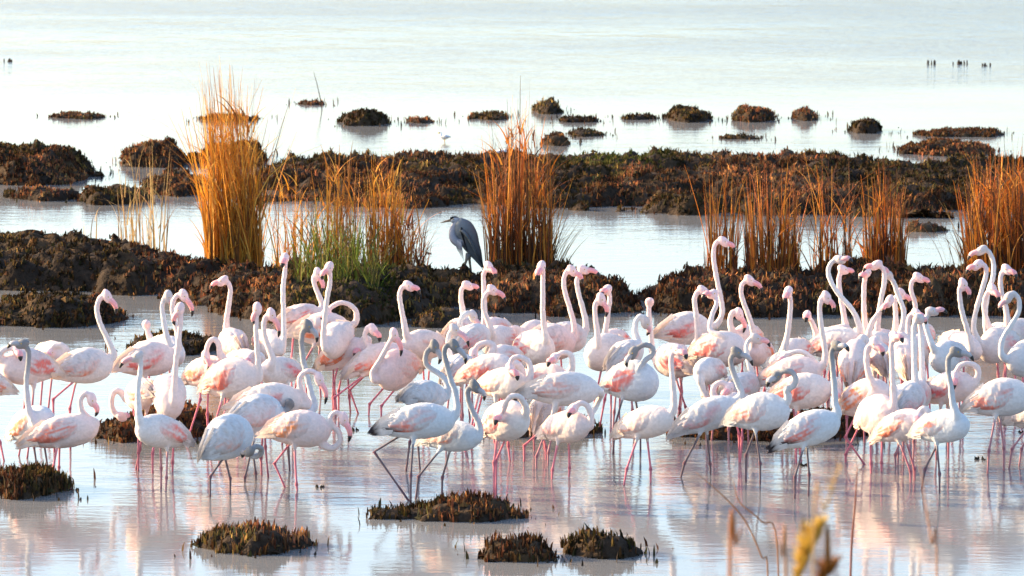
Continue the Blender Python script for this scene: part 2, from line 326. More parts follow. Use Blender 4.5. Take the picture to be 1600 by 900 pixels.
ISL = [
 (0-70, 160, 290, 32, 0.34, 'large brown mound cut by the left edge beyond the reeds'),
 (186, 292, 262, 16, 0.34, 'rounded dark mound just left of the tallest reed clump'),
 (300, 420, 262, 22, 0.20, 'brown mound behind the middle of the tallest reed clump'),
 (225, 322, 307, 16, 0.18, 'low dark mound touching the left side of the tallest reeds'),
 (8, 118, 315, 9, 0.12, 'flat islet with a spike near the left edge, below the large mound'),
 (125, 226, 320, 10, 0.12, 'flat brown islet behind the sparse left reed stems'),
 (78, 168, 186, 7, 0.09, 'thin spiky islet alone far out at upper left'),
 (310, 425, 190, 9, 0.17, 'far islet hidden partly by the tips of the tallest reeds'),
 (474, 504, 164, 4, 0.08, 'tiny smooth dark hump with a thin stick, far out'),
 (526, 616, 197, 12, 0.28, 'round dark mound far out between two reed clumps'),
 (628, 674, 193, 6, 0.09, 'small spiky islet right beside the round far mound'),
 (735, 800, 188, 8, 0.14, 'stubbly islet far out behind the heron reeds'),
 (836, 879, 178, 10, 0.30, 'steep pointed dark mound far out, right of the heron reeds'),
 (872, 932, 192, 7, 0.14, 'low stubbly islet in front of the steep pointed mound'),
 (845, 890, 228, 8, 0.14, 'dark lump close behind the long bank, beside the reeds'),
 (886, 938, 214, 8, 0.16, 'small two humped dark islet behind the long bank'),
 (965, 1030, 187, 6, 0.09, 'thin row of stubs far out near the middle'),
 (1040, 1114, 191, 11, 0.27, 'smooth rounded dark mound far out with a stub at its left'),
 (1144, 1212, 191, 11, 0.27, 'far mound second to the right of the row of stubs'),
 (1236, 1282, 189, 10, 0.25, 'small neat dome shaped mound far out at right'),
 (1320, 1388, 209, 11, 0.24, 'sloping mound with pointed top far out at right'),
 (1410, 1582, 214, 10, 0.14, 'long flat stubbly islet far out at upper right'),
 (1402, 1560, 244, 14, 0.15, 'long stubbly islet close behind the bank at right'),
 (1124, 1186, 218, 5, 0.09, 'thin flat strip of mud behind the long bank'),
 (-50, 182, 512, 26, 0.25, 'dark mound just behind the leftmost flamingos'),
 (205, 345, 556, 22, 0.07, 'low reddish mud patch among the back left flamingos'),
 (150, 345, 690, 34, 0.15, 'dark mud strip under the left part of the flock'),
 (780, 935, 685, 26, 0.10, 'thin mud strip behind the legs in the middle of the flock'),
 (1040, 1380, 690, 36, 0.11, 'long dark mud strip under the right part of the flock'),
 (612, 842, 816, 17, 0.13, 'long dark tussock in the water in front of the walking grey flamingo'),
 (322, 480, 868, 22, 0.20, 'dark tussock nearest the bottom edge at left'),
 (760, 862, 878, 17, 0.12, 'dark tussock at the bottom edge left of the double one'),
 (886, 1000, 873, 18, 0.13, 'double tussock at the bottom edge near the middle'),
 (-40, 102, 776, 22, 0.16, 'dark tussock cut by the left edge in front of the flock'),
 (640, 760, 512, 12, 0.09, 'low mud at the water edge right below the heron'),
 (1408, 1472, 363, 5, 0.05, 'thin dark branch like strip lying in the water between right reeds'),
]
for i, q in enumerate(ISL):
    near = q[2] > 730
    if q[2] < 240: mx_ = (q[0]+q[1])/2; q = (mx_+(q[0]-mx_)*0.9, mx_+(q[1]-mx_)*0.9, q[2], q[3]*0.8, *q[4:])
    if q[2] < 240 and any(k_ in q[5] for k_ in ('islet', 'thin', 'strip')): q = (*q[:4], q[4]*0.45, q[5])
    q = (*q[:4], q[4]*(0.35 if q[2] < 260 else 0.38 if near else 0.68), q[5])
    islet(*q, seed=100+i*7, dens=(330 if near else 230), lean=(0.5 if near else 0.8), rim=(-0.05 if near else -0.02), blade=((0.035, 0.085) if near else (0.015, 0.06)), lump=(0.06 if near else 0.03 if q[2] < 240 and q[4] < 0.03 else 0.06), res=(0.035 if near else 0.05), edge=0.12, wid=(0.009 if near else 0.011))
# ------------------------------------------------------------------ reeds
GOLD = np.array([(0.66, 0.28, 0.03), (0.60, 0.22, 0.022), (0.66, 0.36, 0.07), (0.42, 0.14, 0.022), (0.20, 0.08, 0.022)])
RUST = np.array([(0.54, 0.16, 0.02), (0.42, 0.10, 0.016), (0.56, 0.23, 0.035), (0.12, 0.042, 0.02), (0.06, 0.03, 0.018), (0.16, 0.06, 0.02)])
PALE = np.array([(0.42, 0.27, 0.10), (0.30, 0.15, 0.06), (0.20, 0.11, 0.05), (0.48, 0.30, 0.12)])
GREEN = np.array([(0.11, 0.15, 0.02), (0.17, 0.19, 0.025), (0.03, 0.045, 0.014), (0.20, 0.16, 0.035), (0.09, 0.05, 0.02)])
def ribbons(base, H, lean, droop, wid, rng, segs=7, taper=1.0):
    """curved ribbons; base (n,3), H heights, lean (n,2) horizontal travel at the tip, droop: how late the bend comes"""
    n = len(base); V = np.zeros((n, segs+1, 2, 3)); o = rng.random(n)*np.pi
    # blades turn their faces all ways
    sx, sy = np.cos(o)*wid, np.sin(o)*wid
    for k in range(segs+1):
        t_ = k/segs; b = t_**droop
        wk = (1-t_*0.92)**0.8*taper if k else 0.8
        z = H*(t_ - 0.35*np.hypot(lean[:, 0], lean[:, 1])/np.maximum(H, 0.01)*b*t_)
        c = base + np.stack([lean[:, 0]*b, lean[:, 1]*b, z], 1)
        V[:, k, 0] = c + np.stack([-sx*wk, -sy*wk, 0*sx], 1); V[:, k, 1] = c + np.stack([sx*wk, sy*wk, 0*sx], 1)
    b = (np.arange(n)*(segs+1)*2)[:, None]
    Fq = np.concatenate([b+np.array([2*k, 2*k+1, 2*k+3, 2*k+2]) for k in range(segs)], 0)
    return V.reshape(-1, 3), Fq, (segs+1)*2
def reed_clump(label, x0, x1, yb, ytop, n, pal, seed, lean=(0.0, 0.25), depth=0.5, low=0.45, wid=0.008, name='reed_clump', cat='reeds', spread=1.0, dens_pow=1.0, group='reed clumps on the mud banks', leafn=None, stub=0.5, leafy=1.0):
    rng = np.random.default_rng(seed); g0, g1 = ground(x0, yb), ground(x1, yb); Hm = (yb-ytop)/ppm(g0.y)
    root = empty(name, ((g0.x+g1.x)/2, g0.y, 0)); tag(root, label, cat, group); org = tuple(root.location)
    def make(part, n, hlo, hpow, wd, lsd, drp, cj):
        if n <= 0: return
        u = rng.random(n); bx = g0.x+(g1.x-g0.x)*u; by = g0.y + (rng.random(n)-0.5)*depth
        bz = np.array([hgt(a, b) for a, b in zip(bx, by)])-0.03
        H = Hm*(hlo+(1-hlo)*rng.random(n)**hpow)
        # outer stems are shorter: the clump domes
        H *= 1-0.25*np.abs(2*u-1)**2
        ln = np.stack([lean[0]*H+rng.normal(0, lsd, n)*H*0.5+(2*u-1)*0.05*spread*H, rng.normal(0, lsd, n)*H*0.5], 1)
        W = wd*(0.6+0.8*rng.random(n))
        V, Fq, per = ribbons(np.stack([bx, by, bz], 1), H, ln, drp, W, rng)
        c = pal[rng.integers(0, len(pal), n)]*(0.65+0.7*rng.random((n, 1)))
        o = bulk(part, V, Fq, np.repeat(c, per, 0), M_REED, root, org); tag(o, kind='stuff')
    make('stalks', int(n*0.6), low*0.6, 0.9, wid, lean[1]*0.35, 1.5, 0)
    make('leaves', int(n*0.4) if leafn is None else leafn, low, 1.6, wid*0.8, lean[1]*2.1, 3.0, 0)
    # leaves that branch off the stems
    nb = int(n*1.0*leafy); u = rng.random(nb); bx = g0.x+(g1.x-g0.x)*u + rng.normal(0, 0.03, nb); by = g0.y+(rng.random(nb)-0.5)*depth
    bz = Hm*(0.12+0.68*rng.random(nb)**1.2)*(1-0.3*np.abs(2*u-1)**2); Lf = 0.22+0.45*rng.random(nb); az = rng.random(nb)*2*np.pi
    sp = Lf*(0.15+0.55*rng.random(nb)); ln = np.stack([np.cos(az)*sp+lean[0]*Lf, np.sin(az)*sp], 1)
    V, Fq, per = ribbons(np.stack([bx, by, bz], 1), Lf*(0.35+0.6*rng.random(nb)), ln, 1.4, wid*1.15*(0.6+0.7*rng.random(nb)), rng, 5)
    c = pal[rng.integers(0, len(pal), nb)]*(0.8+0.7*rng.random((nb, 1))); o = bulk('side_leaves', V, Fq, np.repeat(c, per, 0), M_REED, root, org); tag(o, kind='stuff')
    make('broken_stems', int(n*stub), 0.12, 2.2, wid*1.1, lean[1]*1.2, 1.2, 0)
    return root
reed_clump('tallest and brightest golden reed clump, left of the middle', 324, 410, 446, 100, 560, GOLD, 1, (-0.04, 0.24), 0.6, 0.38, 0.010, spread=0.1, leafn=170, leafy=0.6)
reed_clump('sparse thin reed stems on the left bank', 186, 262, 402, 180, 50, PALE, 2, (-0.02, 0.28), 0.6, 0.5, 0.008, leafn=12, leafy=0.3)
reed_clump('two lone stubby reed stems on the left bank', 128, 156, 392, 310, 5, PALE, 3, (0, 0.1), 0.2, 0.8, 0.012, leafn=1, stub=0, leafy=0.3)
reed_clump('thin straggling reeds just right of the tallest clump', 425, 495, 440, 235, 80, GOLD, 4, (0.0, 0.4), 0.6, 0.3, 0.008)
reed_clump('orange reed clump behind the green grass', 500, 560, 446, 215, 190, GOLD, 5, (0.0, 0.20), 0.4, 0.30, 0.009, leafn=40, leafy=0.4)
reed_clump('narrow yellow reed clump left of the heron', 575, 628, 446, 205, 190, GOLD, 6, (0.0, 0.20), 0.4, 0.30, 0.009, leafn=40, leafy=0.4)
reed_clump('short rusty reeds between the yellow clump and the heron', 600, 662, 446, 320, 150, RUST, 7, (0.02, 0.4), 0.5, 0.3, 0.008)
reed_clump('dense rusty reed clump right behind the heron', 762, 862, 452, 140, 430, RUST, 8, (-0.01, 0.22), 0.6, 0.28, 0.010, spread=0.1, leafn=110, leafy=0.5)
reed_clump('dark reed leaves drooping right beside the heron reeds', 835, 872, 452, 300, 46, PALE*0.35, 9, (0.38, 0.25), 0.4, 0.7, 0.007, leafn=26, stub=0, leafy=0.2)
reed_clump('thin upright rusty reeds at the left end of the right bank', 1104, 1152, 460, 255, 120, RUST, 10, (0.0, 0.16), 0.5, 0.35, 0.009, leafn=16, leafy=0.35)
reed_clump('broad rusty reed clump in the middle of the right bank', 1166, 1246, 462, 265, 260, RUST, 11, (0.0, 0.18), 0.6, 0.40, 0.010, leafn=40, leafy=0.35)
reed_clump('loose bent reeds between two rusty clumps on the right bank', 1268, 1332, 460, 235, 60, RUST, 12, (-0.04, 0.5), 0.5, 0.35, 0.009)
reed_clump('compact rusty reed clump left of the large right one', 1350, 1412, 456, 275, 220, RUST, 13, (0.0, 0.16), 0.5, 0.40, 0.010, leafn=36, leafy=0.35)
reed_clump('large dense rusty reed clump cut by the right edge', 1510, 1640, 462, 232, 560, RUST, 14, (-0.03, 0.26), 0.9, 0.45, 0.011, spread=0.6, leafn=150)
reed_clump('thin pale reed leaves leaning left from the large right clump', 1478, 1520, 460, 300, 18, PALE, 15, (-0.30, 0.4), 0.5, 0.5, 0.006, stub=0, leafy=0.3)
reed_clump('green grass tuft growing among the reeds at the left', 462, 592, 486, 340, 240, GREEN, 16, (0.0, 0.75), 0.9, 0.15, 0.008, name='grass_tuft', cat='grass', group='green growth on the middle bank')
for i, (xb, yb, xt, yt, lab) in enumerate([(505, 172, 490, 112, 'single thin stick beside the tiny far hump'),
        (1456, 100, 1458, 86, 'short dark stub far out near the upper right corner'), (1496, 100, 1494, 86, 'stub left of a cluster near the upper right corner'),
        (1504, 100, 1503, 85, 'middle tallest stub of the cluster near the upper right corner'), (1541, 103, 1542, 92, 'rightmost small stub near the upper right corner'),
        (12, 96, 13, 84, 'tiny dark stub far out at the upper left edge'), (118, 300, 108, 297, 'small dark pointed stub on the flat left islet')]):
    b = ground(xb, yb); e_ = onplane(xt, yt, b.y); mb = MB(); d = e_-b; rg = random.Random(i)
    if i == 0: mb.tube([b-Vector((0, 0, 0.15)), b+d*0.3, b+d*0.7+Vector((0.006, 0, 0)), e_], [0.008, 0.008, 0.006, 0.003], [(0.06, 0.045, 0.035)]*4, 6)
    else:
        for q in range(6):                  # a low tuft of pegs
            a = Vector((rg.uniform(-0.09, 0.09), rg.uniform(-.06, .06), 0)); hq = d*rg.uniform(0.12, 0.5); t0 = rg.uniform(0.012, 0.022)
            mb.tube([b+a-Vector((0, 0, 0.1)), b+a+hq*0.6, b+a+hq+Vector((rg.uniform(-.01, .01), 0, 0))], [t0, t0*0.8, t0*0.3], [(0.06, 0.045, 0.035)]*3, 6)
    o = mb.build('reed_stub', M_STUB, None, tuple(b)); o.location = b
    tag(o, lab, 'stub', 'stubs standing in the far water')
# ------------------------------------------------------------------ foreground reeds (close to the camera, out of focus)
def fore_stem(label, pts_px, Yd, r, col, name='lone_reed', plume=None):
    P = [onplane(x, y, Yd) for x, y in pts_px]            # top first, then down; it goes on to the water
    low = P[-1]; dr = (P[-1]-P[-2]); foot = Vector((low.x+dr.x*0.3, Yd, -0.1))
    P = catmull(P + [Vector((low.x*0.6+foot.x*0.4, Yd, low.z*0.5)), foot], 5)
    root = empty(name, (foot.x, Yd, 0)); tag(root, label, 'reed', 'near reeds at the bottom right'); org = tuple(root.location)
    mb = MB(); mb.tube(P, [r*(0.35+0.65*min(1, i/8)) for i in range(len(P))], [col]*len(P), 6)
    mb.build('stem', M_REED, root, org)
    if plume:
        n, ln, wd, pc, sd = plume; rng = np.random.default_rng(sd); k = rng.random(n); top = np.array(P[0]); dirn = np.array((P[3]-P[0]).normalized())
        base = top + dirn*(k*ln)[:, None]
        rad = wd*np.sin(np.clip(k*0.9+0.1, 0, 1)*np.pi)**0.7
        L_ = rad*(0.5+rng.random(n))*1.5+0.01; az = rng.random(n)*2*np.pi
        lean = np.stack([np.cos(az)*L_*0.6, np.sin(az)*L_*0.6], 1)
        V, Fq, per = ribbons(base, L_*1.1, lean, 1.3, np.full(n, 0.0035), rng, 3)
        c = np.array(pc)*(0.7+0.6*rng.random((n, 1)))
        o = bulk('plume', V, Fq, np.repeat(c, per, 0), M_PLUME, root, org); tag(o, kind='stuff')
    return root
fore_stem('thin bare upright reed stem at the bottom right', [(1340, 728), (1336, 790), (1329, 900)], 30, 0.006, (0.26, 0.08, 0.05))
fore_stem('thin bent reed stem slanting down beside the bottom middle', [(1087, 738), (1130, 775), (1165, 815), (1190, 870), (1200, 905)], 30, 0.0042, (0.36, 0.17, 0.07))
fore_stem('short forked reed leaf tip above the yellow plume', [(1146, 752), (1156, 785), (1190, 815), (1215, 860)], 30, 0.0042, (0.40, 0.18, 0.08))
fore_stem('blurred pale reed stem right of the bare upright one', [(1432, 690), (1444, 770), (1456, 850), (1464, 905)], 20, 0.004, (0.5, 0.28, 0.18))
fore_stem('bright yellow feathery reed plume at the bottom right', [(1284, 822), (1264, 868), (1250, 910)], 16, 0.004, (0.5, 0.3, 0.06), 'reed_plume', (650, 0.19, 0.028, (0.64, 0.42, 0.08), 5))
fore_stem('faint slender blurred reed plume above the yellow one', [(1312, 730), (1302, 760), (1288, 800), (1270, 880)], 15, 0.0025, (0.6, 0.38, 0.14), 'reed_plume', (24, 0.14, 0.012, (0.6, 0.40, 0.16), 6))
fore_stem('brown narrow reed leaf left of the yellow plume', [(1158, 826), (1150, 852), (1140, 905)], 16, 0.006, (0.48, 0.18, 0.05))
fore_stem('brown tuft of a reed just showing at the bottom edge', [(1306, 886), (1298, 896), (1290, 920)], 16, 0.005, (0.35, 0.14, 0.03), 'reed_plume', (200, 0.08, 0.025, (0.38, 0.15, 0.03), 7))
fore_stem('thin pale stem in front of the yellow plume', [(1216, 840), (1222, 870), (1228, 905)], 18, 0.004, (0.4, 0.2, 0.08))
# ------------------------------------------------------------------ birds
SK = [0, .03, .08, .15, .25, .36, .48, .6, .72, .82, .90, .955, .985, 1.0]
HK = [.05, .13, .24, .40, .62, .80, .94, 1.0, .97, .86, .68, .46, .27, .05]
OK_ = [-.10, -.08, -.05, 0, .05, .08, .09, .07, .03, -.02, -.05, -.06, -.06, -.06]
REMESH = []
WHITE_A = (0.75, 0.64, 0.585); WHITE_J = (0.60, 0.60, 0.615)
rnd = random.Random(4)
eye_me = None
def mixc(a, b, t_): return tuple(a[i]*(1-t_)+b[i]*t_ for i in range(3))
def flamingo(fy, T, B, h, neck, bill, legs, typ, label, d=-1, pink=None, k=0.0, L=0.66, hd=None, nd=0.0, warm=0.0, name='flamingo', cat='flamingo', group='flamingos wading in the flock'):
    cx = (T[0]+B[0])/2; G = ground(cx, fy); Y0 = G.y; s = ppm(Y0)
    root = empty(name, (G.x, Y0, 0)); tag(root, label, cat, group); org = tuple(root.location)
    if pink is None: pink = rnd.uniform(0.4, 1.0) if typ == 'A' else rnd.uniform(0.1, 0.45)
    T3, B3 = onplane(*T, Y0), onplane(*B, Y0); p_ = (B3-T3).length; LL = max(L, p_)
    dw = d*math.sqrt(max(0, LL*LL-p_*p_)); T3 = T3+Vector((0, -dw/2, 0)); B3 = B3+Vector((0, dw/2, 0))
    ax = (B3-T3).normalized(); u = Vector((0, 0, 1)); u = (u-ax*u.dot(ax)).normalized(); w_ = ax.cross(u).normalized()
    if k == 0.0: k = rnd.choice([0, .15, .3, .45])
    HM = h/s/2.0; WM = min(HM*0.82, 0.15)
    def P(sv, ph, off=0.0):
        hh_ = lerp(SK, HK, sv)*HM; ww = lerp(SK, HK, sv)*WM; o_ = lerp(SK, OK_, sv)*HM
        return T3 + ax*(LL*sv) + u*(o_+(hh_+off)*math.sin(ph)) + w_*((ww+off)*math.cos(ph))
    if typ == 'A': body, nk, hdc = mixc(WHITE_A, (0.80, 0.54, 0.50), rnd.uniform(0, 0.55)), mixc(WHITE_A, (0.80, 0.60, 0.57), rnd.uniform(0, 0.6)), (0.86, 0.60, 0.57)
    elif typ == 'S': body, nk, hdc = mixc(WHITE_A, WHITE_J, 0.4), (0.72, 0.68, 0.66), (0.58, 0.50, 0.48)
    else: body, nk, hdc = WHITE_J, (0.38, 0.37, 0.38), (0.22, 0.21, 0.21)
    # torso
    mb = MB(); n = 18; V = []; Fc = []; C = []; ss = [0, .03, .08, .15, .22, .3, .38, .46, .54, .62, .70, .77, .84, .90, .95, .98, 1.0]
    for sv in ss:
        for i in range(n):
            ph = 2*math.pi*i/n; V.append(P(sv, ph)); C.append(mixc(body, (0.80, 0.50, 0.30) if typ == 'A' else (0.62, 0.58, 0.55), max(0, 0.5-sv*2.2)*0.6))
    N = len(ss)
    for i in range(N-1):
        for k_ in range(n): Fc.append((i*n+k_, i*n+(k_+1) % n, (i+1)*n+(k_+1) % n, (i+1)*n+k_))
    V += [P(0, 0)*0.5+P(0, math.pi)*0.5, P(1, 0)*0.5+P(1, math.pi)*0.5]; C += [C[0], C[-1]]
    for k_ in range(n): Fc.append((N*n, (k_+1) % n, k_)); Fc.append((N*n+1, (N-1)*n+k_, (N-1)*n+(k_+1) % n))
    mb.add(V, Fc, C)
    # neck: depth eases from the breast to the head
    hdep = hd if hd is not None else B3.y-Y0
    pts2 = [onplane(x, y, Y0) for x, y in neck]; m_ = len(pts2)
    NP = [T3+ax*(LL*0.80)]
    for i, q in enumerate(pts2):
        f = i/max(1, m_-1); dep = (B3.y-Y0)*(1-f)+hdep*f + nd*math.sin(f*math.pi); NP.append(q+Vector((0, dep*0.9, 0)))
    cur = catmull(NP, 6); dist = [0]
    for i in range(1, len(cur)): dist.append(dist[-1]+(cur[i]-cur[i-1]).length)
    tot = dist[-1]; sk = 1.0
    rad = [0.0288*sk + 0.048*math.exp(-max(0, q-0.03)/0.085) - 0.004*(q/tot) + 0.0022*mnoise.noise(Vector((q*11, T[0]*.13, 0))) for q in dist]
    ncol = [mixc(body, mixc(nk, hdc, max(0, (q/tot-0.75)*4)), min(1, max(0, (q/tot-0.12)*2.2))) for q in dist]
    if typ == 'J': ncol = [mixc(body, mixc(nk, hdc, max(0, (q/tot-0.6)*2.5)), min(1, max(0, (q/tot-0.22)*1.9))) for q in dist]
    mb.tube(cur, rad, ncol, 12)
    H3 = cur[-1]; b3 = onplane(*bill, Y0)+Vector((0, H3.y-Y0, 0)); bd = b3-H3; bl = bd.length
    if bl < 0.155: bd = bd + Vector((0, -math.sqrt(0.155**2-bl*bl)*(1 if d < 0 else -1), 0)); b3 = H3+bd
    bl = min(bd.length, 0.25); bd.normalize(); b3 = H3+bd*bl
    mb.ball(H3+bd*0.014, 0.046, bd, 0.072, hdc, 12, 8)
    nd_ = (cur[-1]-cur[-4]).normalized()
    # feathered thighs join the body
    hips = []; legs = legs if legs is not None else [None, None]
    for li, lg in enumerate(legs):
        sd = 1 if li == 0 else -1
        hip = P(0.50, 0)*0.5+P(0.50, math.pi)*0.5 + w_*(sd*WM*0.45) - u*(HM*0.35)
        gz = lambda q: q+Vector((0, (-0.05 if sd*(-1 if w_.y > 0 else 1) > 0 else 0.05)+(hip.y-Y0)*0.6, 0))
        if lg is None:
            foot = Vector((hip.x+rnd.uniform(-0.07, 0.07), hip.y, -0.12)); az_ = rnd.uniform(0.14, 0.30)
            ank = Vector((hip.x*0.35+foot.x*0.65-ax.x*rnd.uniform(0.0, 0.05), hip.y, az_))
        elif len(lg) == 1:
            foot = gz(onplane(lg[0][0], lg[0][1], Y0)); foot.z = min(foot.z, -0.08)
            az_ = rnd.uniform(0.15, 0.28); ank = Vector((hip.x*0.3+foot.x*0.7-ax.x*0.02, foot.y, az_))
        else:
            ank = gz(onplane(*lg[0], Y0)); foot = gz(onplane(*lg[1], Y0))
            dv = foot-ank
            if foot.z > -0.08 and dv.z < -0.02: foot = ank + dv*((ank.z+0.08)/(-dv.z))
        hips.append((hip, ank, foot))
        kv = hip.lerp(ank, 0.34)
        mb.tube([hip+u*0.05, hip, hip.lerp(ank, 0.17), kv], [0.05, 0.042, 0.026, 0.013], body, 10)
    me = bpy.data.meshes.new('body'); me.from_pydata(mb.v, [], mb.f)
    tmp = bpy.data.objects.new('tmp', me); COL.objects.link(tmp)
    r_ = tmp.modifiers.new('r', 'REMESH'); r_.mode = 'VOXEL'; r_.voxel_size = 0.0115
    sm = tmp.modifiers.new('s', 'SMOOTH'); sm.factor = 0.5; sm.iterations = 3
    lm = MB(); LEG = {'A': (0.66, 0.20, 0.25), 'S': (0.46, 0.22, 0.24), 'J': (0.16, 0.12, 0.13)}[typ]
    if typ == 'A' and rnd.random() < 0.3: LEG = (0.48, 0.17, 0.20)
    dk = mixc(LEG, (0.20, 0.05, 0.08), 0.55)
    for hip, ank, foot in hips:
        a0 = hip.lerp(ank, 0.22)
        pts = [a0, hip.lerp(ank, 0.45), hip.lerp(ank, 0.7), hip.lerp(ank, 0.92), ank, ank.lerp(foot, 0.10), ank.lerp(foot, 0.5), foot]
        lm.tube(pts, [0.013, 0.0095, 0.009, 0.010, 0.0165, 0.0105, 0.0085, 0.011], [mixc(body, LEG, .4), LEG, LEG, LEG, dk, LEG, mixc(LEG, dk, .3), dk], 8)
    REMESH.append((tmp, mb, lm, root, org))
    # wings: a folded shell on each flank, feather rows stepping, long feathers over the tail
    pc = mixc((0.82, 0.15, 0.16), (0.86, 0.27, 0.08), min(1, max(0, rnd.random()*0.7+warm)))
    wc = mixc(body, (0.78, 0.71, 0.70), 0.3)
    for sd in (1, -1):
        wb = MB(); NS, NV = 40, 16; V = []; C = []
        for i in range(NS+1):
            for j in range(NV+1):
                v = j/NV; s1 = 0.80-0.13*(2*v-1.1)**2; s0 = 0.05+0.10*v; sv = s0+(s1-s0)*i/NS
                lo = -0.12-0.42*math.sin(min(1, max(0, (sv-0.02)/0.75))*math.pi); phi = 1.32+(lo-1.32)*v
                eg = min(1, 5*v, 5*(1-v)+0.25)*min(1, (NS-i)/14.0)
                row = (sv*7.0+v*2.2+0.15*math.sin(v*23)) % 1.0
                off = -0.004+0.013*eg+0.013*eg*(1-row)
                q = P(sv, phi if sd > 0 else math.pi-phi, off); V.append(q)
                band = math.exp(-((v-0.76+0.13*math.sin(sv*9+T[0]))/0.22)**2)*math.exp(-((sv-0.36)/0.30)**2)
                nz = 0.5+0.9*mnoise.noise(Vector((sv*5+v*3, v*15, T[0]*0.37)))+0.35*mnoise.noise(Vector((sv*30, v*34, T[0])))
                a_ = min(0.95, max(0, pink*band*3.0*(nz*1.6-0.32)))
                c = mixc(wc, pc, a_); 
                if typ == 'A': c = mixc(c, (0.88, 0.52, 0.22), max(0, (0.30-sv)*2.0)*(0.25+warm))
                else: c = mixc(c, (0.52, 0.46, 0.42), max(0, (0.35-sv)*1.5)*0.8 + 0.12*nz)
                if k and v > 0.72 and sv < 0.42: c = mixc(c, (0.03, 0.025, 0.03), min(1, k*(0.42-sv)*6*(v-0.6)*3))
                C.append(mixc(c, (0.55, 0.45, 0.42), 0.42*(row > 0.86)))
        Fc = [(i*(NV+1)+j, i*(NV+1)+j+1, (i+1)*(NV+1)+j+1, (i+1)*(NV+1)+j) for i in range(NS) for j in range(NV)]
        wb.add(V, Fc, C)
        for q in range(12):
            ph = 1.30-q*0.17; ph = ph if sd > 0 else math.pi-ph
            r0 = P(0.36-0.012*q+rnd.uniform(-.03, .03), ph, 0.009); r1 = P(0.10, ph*0.6+(0.4 if sd > 0 else (math.pi-0.4)*0.4+0.0)*1, 0.012) if False else P(0.12, ph, rnd.uniform(0.012, 0.026))
            tip = T3 - ax*rnd.uniform(-0.03, 0.05) - u*rnd.uniform(0.0, 0.06) + w_*(sd*rnd.uniform(0.0, 0.03))
            sdv = (r1-r0).cross(w_*sd).normalized()*rnd.uniform(0.010, 0.018)
            cc = mixc(wc, (0.80, 0.58, 0.42) if typ == 'A' else (0.50, 0.45, 0.42), rnd.uniform(0.1, 0.9))
            tc_ = mixc(cc, (0.03, 0.025, 0.03), min(1, k*1.2)) if k else mixc(cc, (0.75, 0.62, 0.56), 0.5)
            wb.add([r0+sdv, r0-sdv, r1+sdv*1.1, r1-sdv*1.1, r1.lerp(tip, .6)+sdv*0.7, r1.lerp(tip, .6)-sdv*0.7, tip], [(0, 1, 3, 2), (2, 3, 5, 4), (4, 5, 6)], [cc, cc, cc, cc, tc_, tc_, tc_])
        wb.build('wing', M_WING, root, org)
    # bill: deep, bent in the middle
    up_ = Vector((0, 0, 1)); pp = up_-bd*up_.dot(bd)
    if pp.length < 0.5: pp = pp - nd_*0.0 + (Vector((1, 0, 0)) if bd.x >= 0 else Vector((-1, 0, 0)))*0.8; pp = pp-bd*pp.dot(bd)
    pp.normalize(); bc = {'A': (0.88, 0.36, 0.36), 'S': (0.70, 0.36, 0.38), 'J': (0.40, 0.37, 0.38)}[typ]
    fn = lambda q: H3+bd*(0.035+(bl-0.035)*q)+pp*(0.036*math.sin(min(1, q*0.92)*math.pi)*(1.0 if q < .55 else 1.0))
    bb = MB(); qs = [0, .15, .3, .45, .58, .73]; bb.tube([fn(q) for q in qs], [(.039, .031), (.037, .029), (.037, .026), (.036, .025), (.032, .023), (.025, .018)], [mixc(bc, hdc, .7), mixc(bc, hdc, .3), bc, bc, bc, bc], 10, tuple(pp))
    bo = bb.build('bill', M_BILL, root, org)
    tb = MB(); qs = [.71, .80, .88, .95, 1.0]; tb.tube([fn(q) for q in qs], [(.027, .020), (.023, .017), (.018, .013), (.012, .009), (.003, .003)], [(0.02,)*3]*5, 10, tuple(pp))
    tb.build('bill_tip', M_TIP, bo, org)
    global eye_me
    side = bd.cross(pp).normalized()
    for sd in (1, -1):
        e = H3+bd*0.022+pp*0.010+side*(sd*0.0385)
        if eye_me is None:
            eb = MB(); eb.ball((0, 0, 0), 0.0065, (0, 0, 1), 0.0065, (0, 0, 0), 8, 6); eo = eb.build('eye', M_EYE, root); eye_me = eo.data
        else: eo = bpy.data.objects.new('eye', eye_me); COL.objects.link(eo); eo.parent = root
        eo.location = e-Vector(org)
    return root
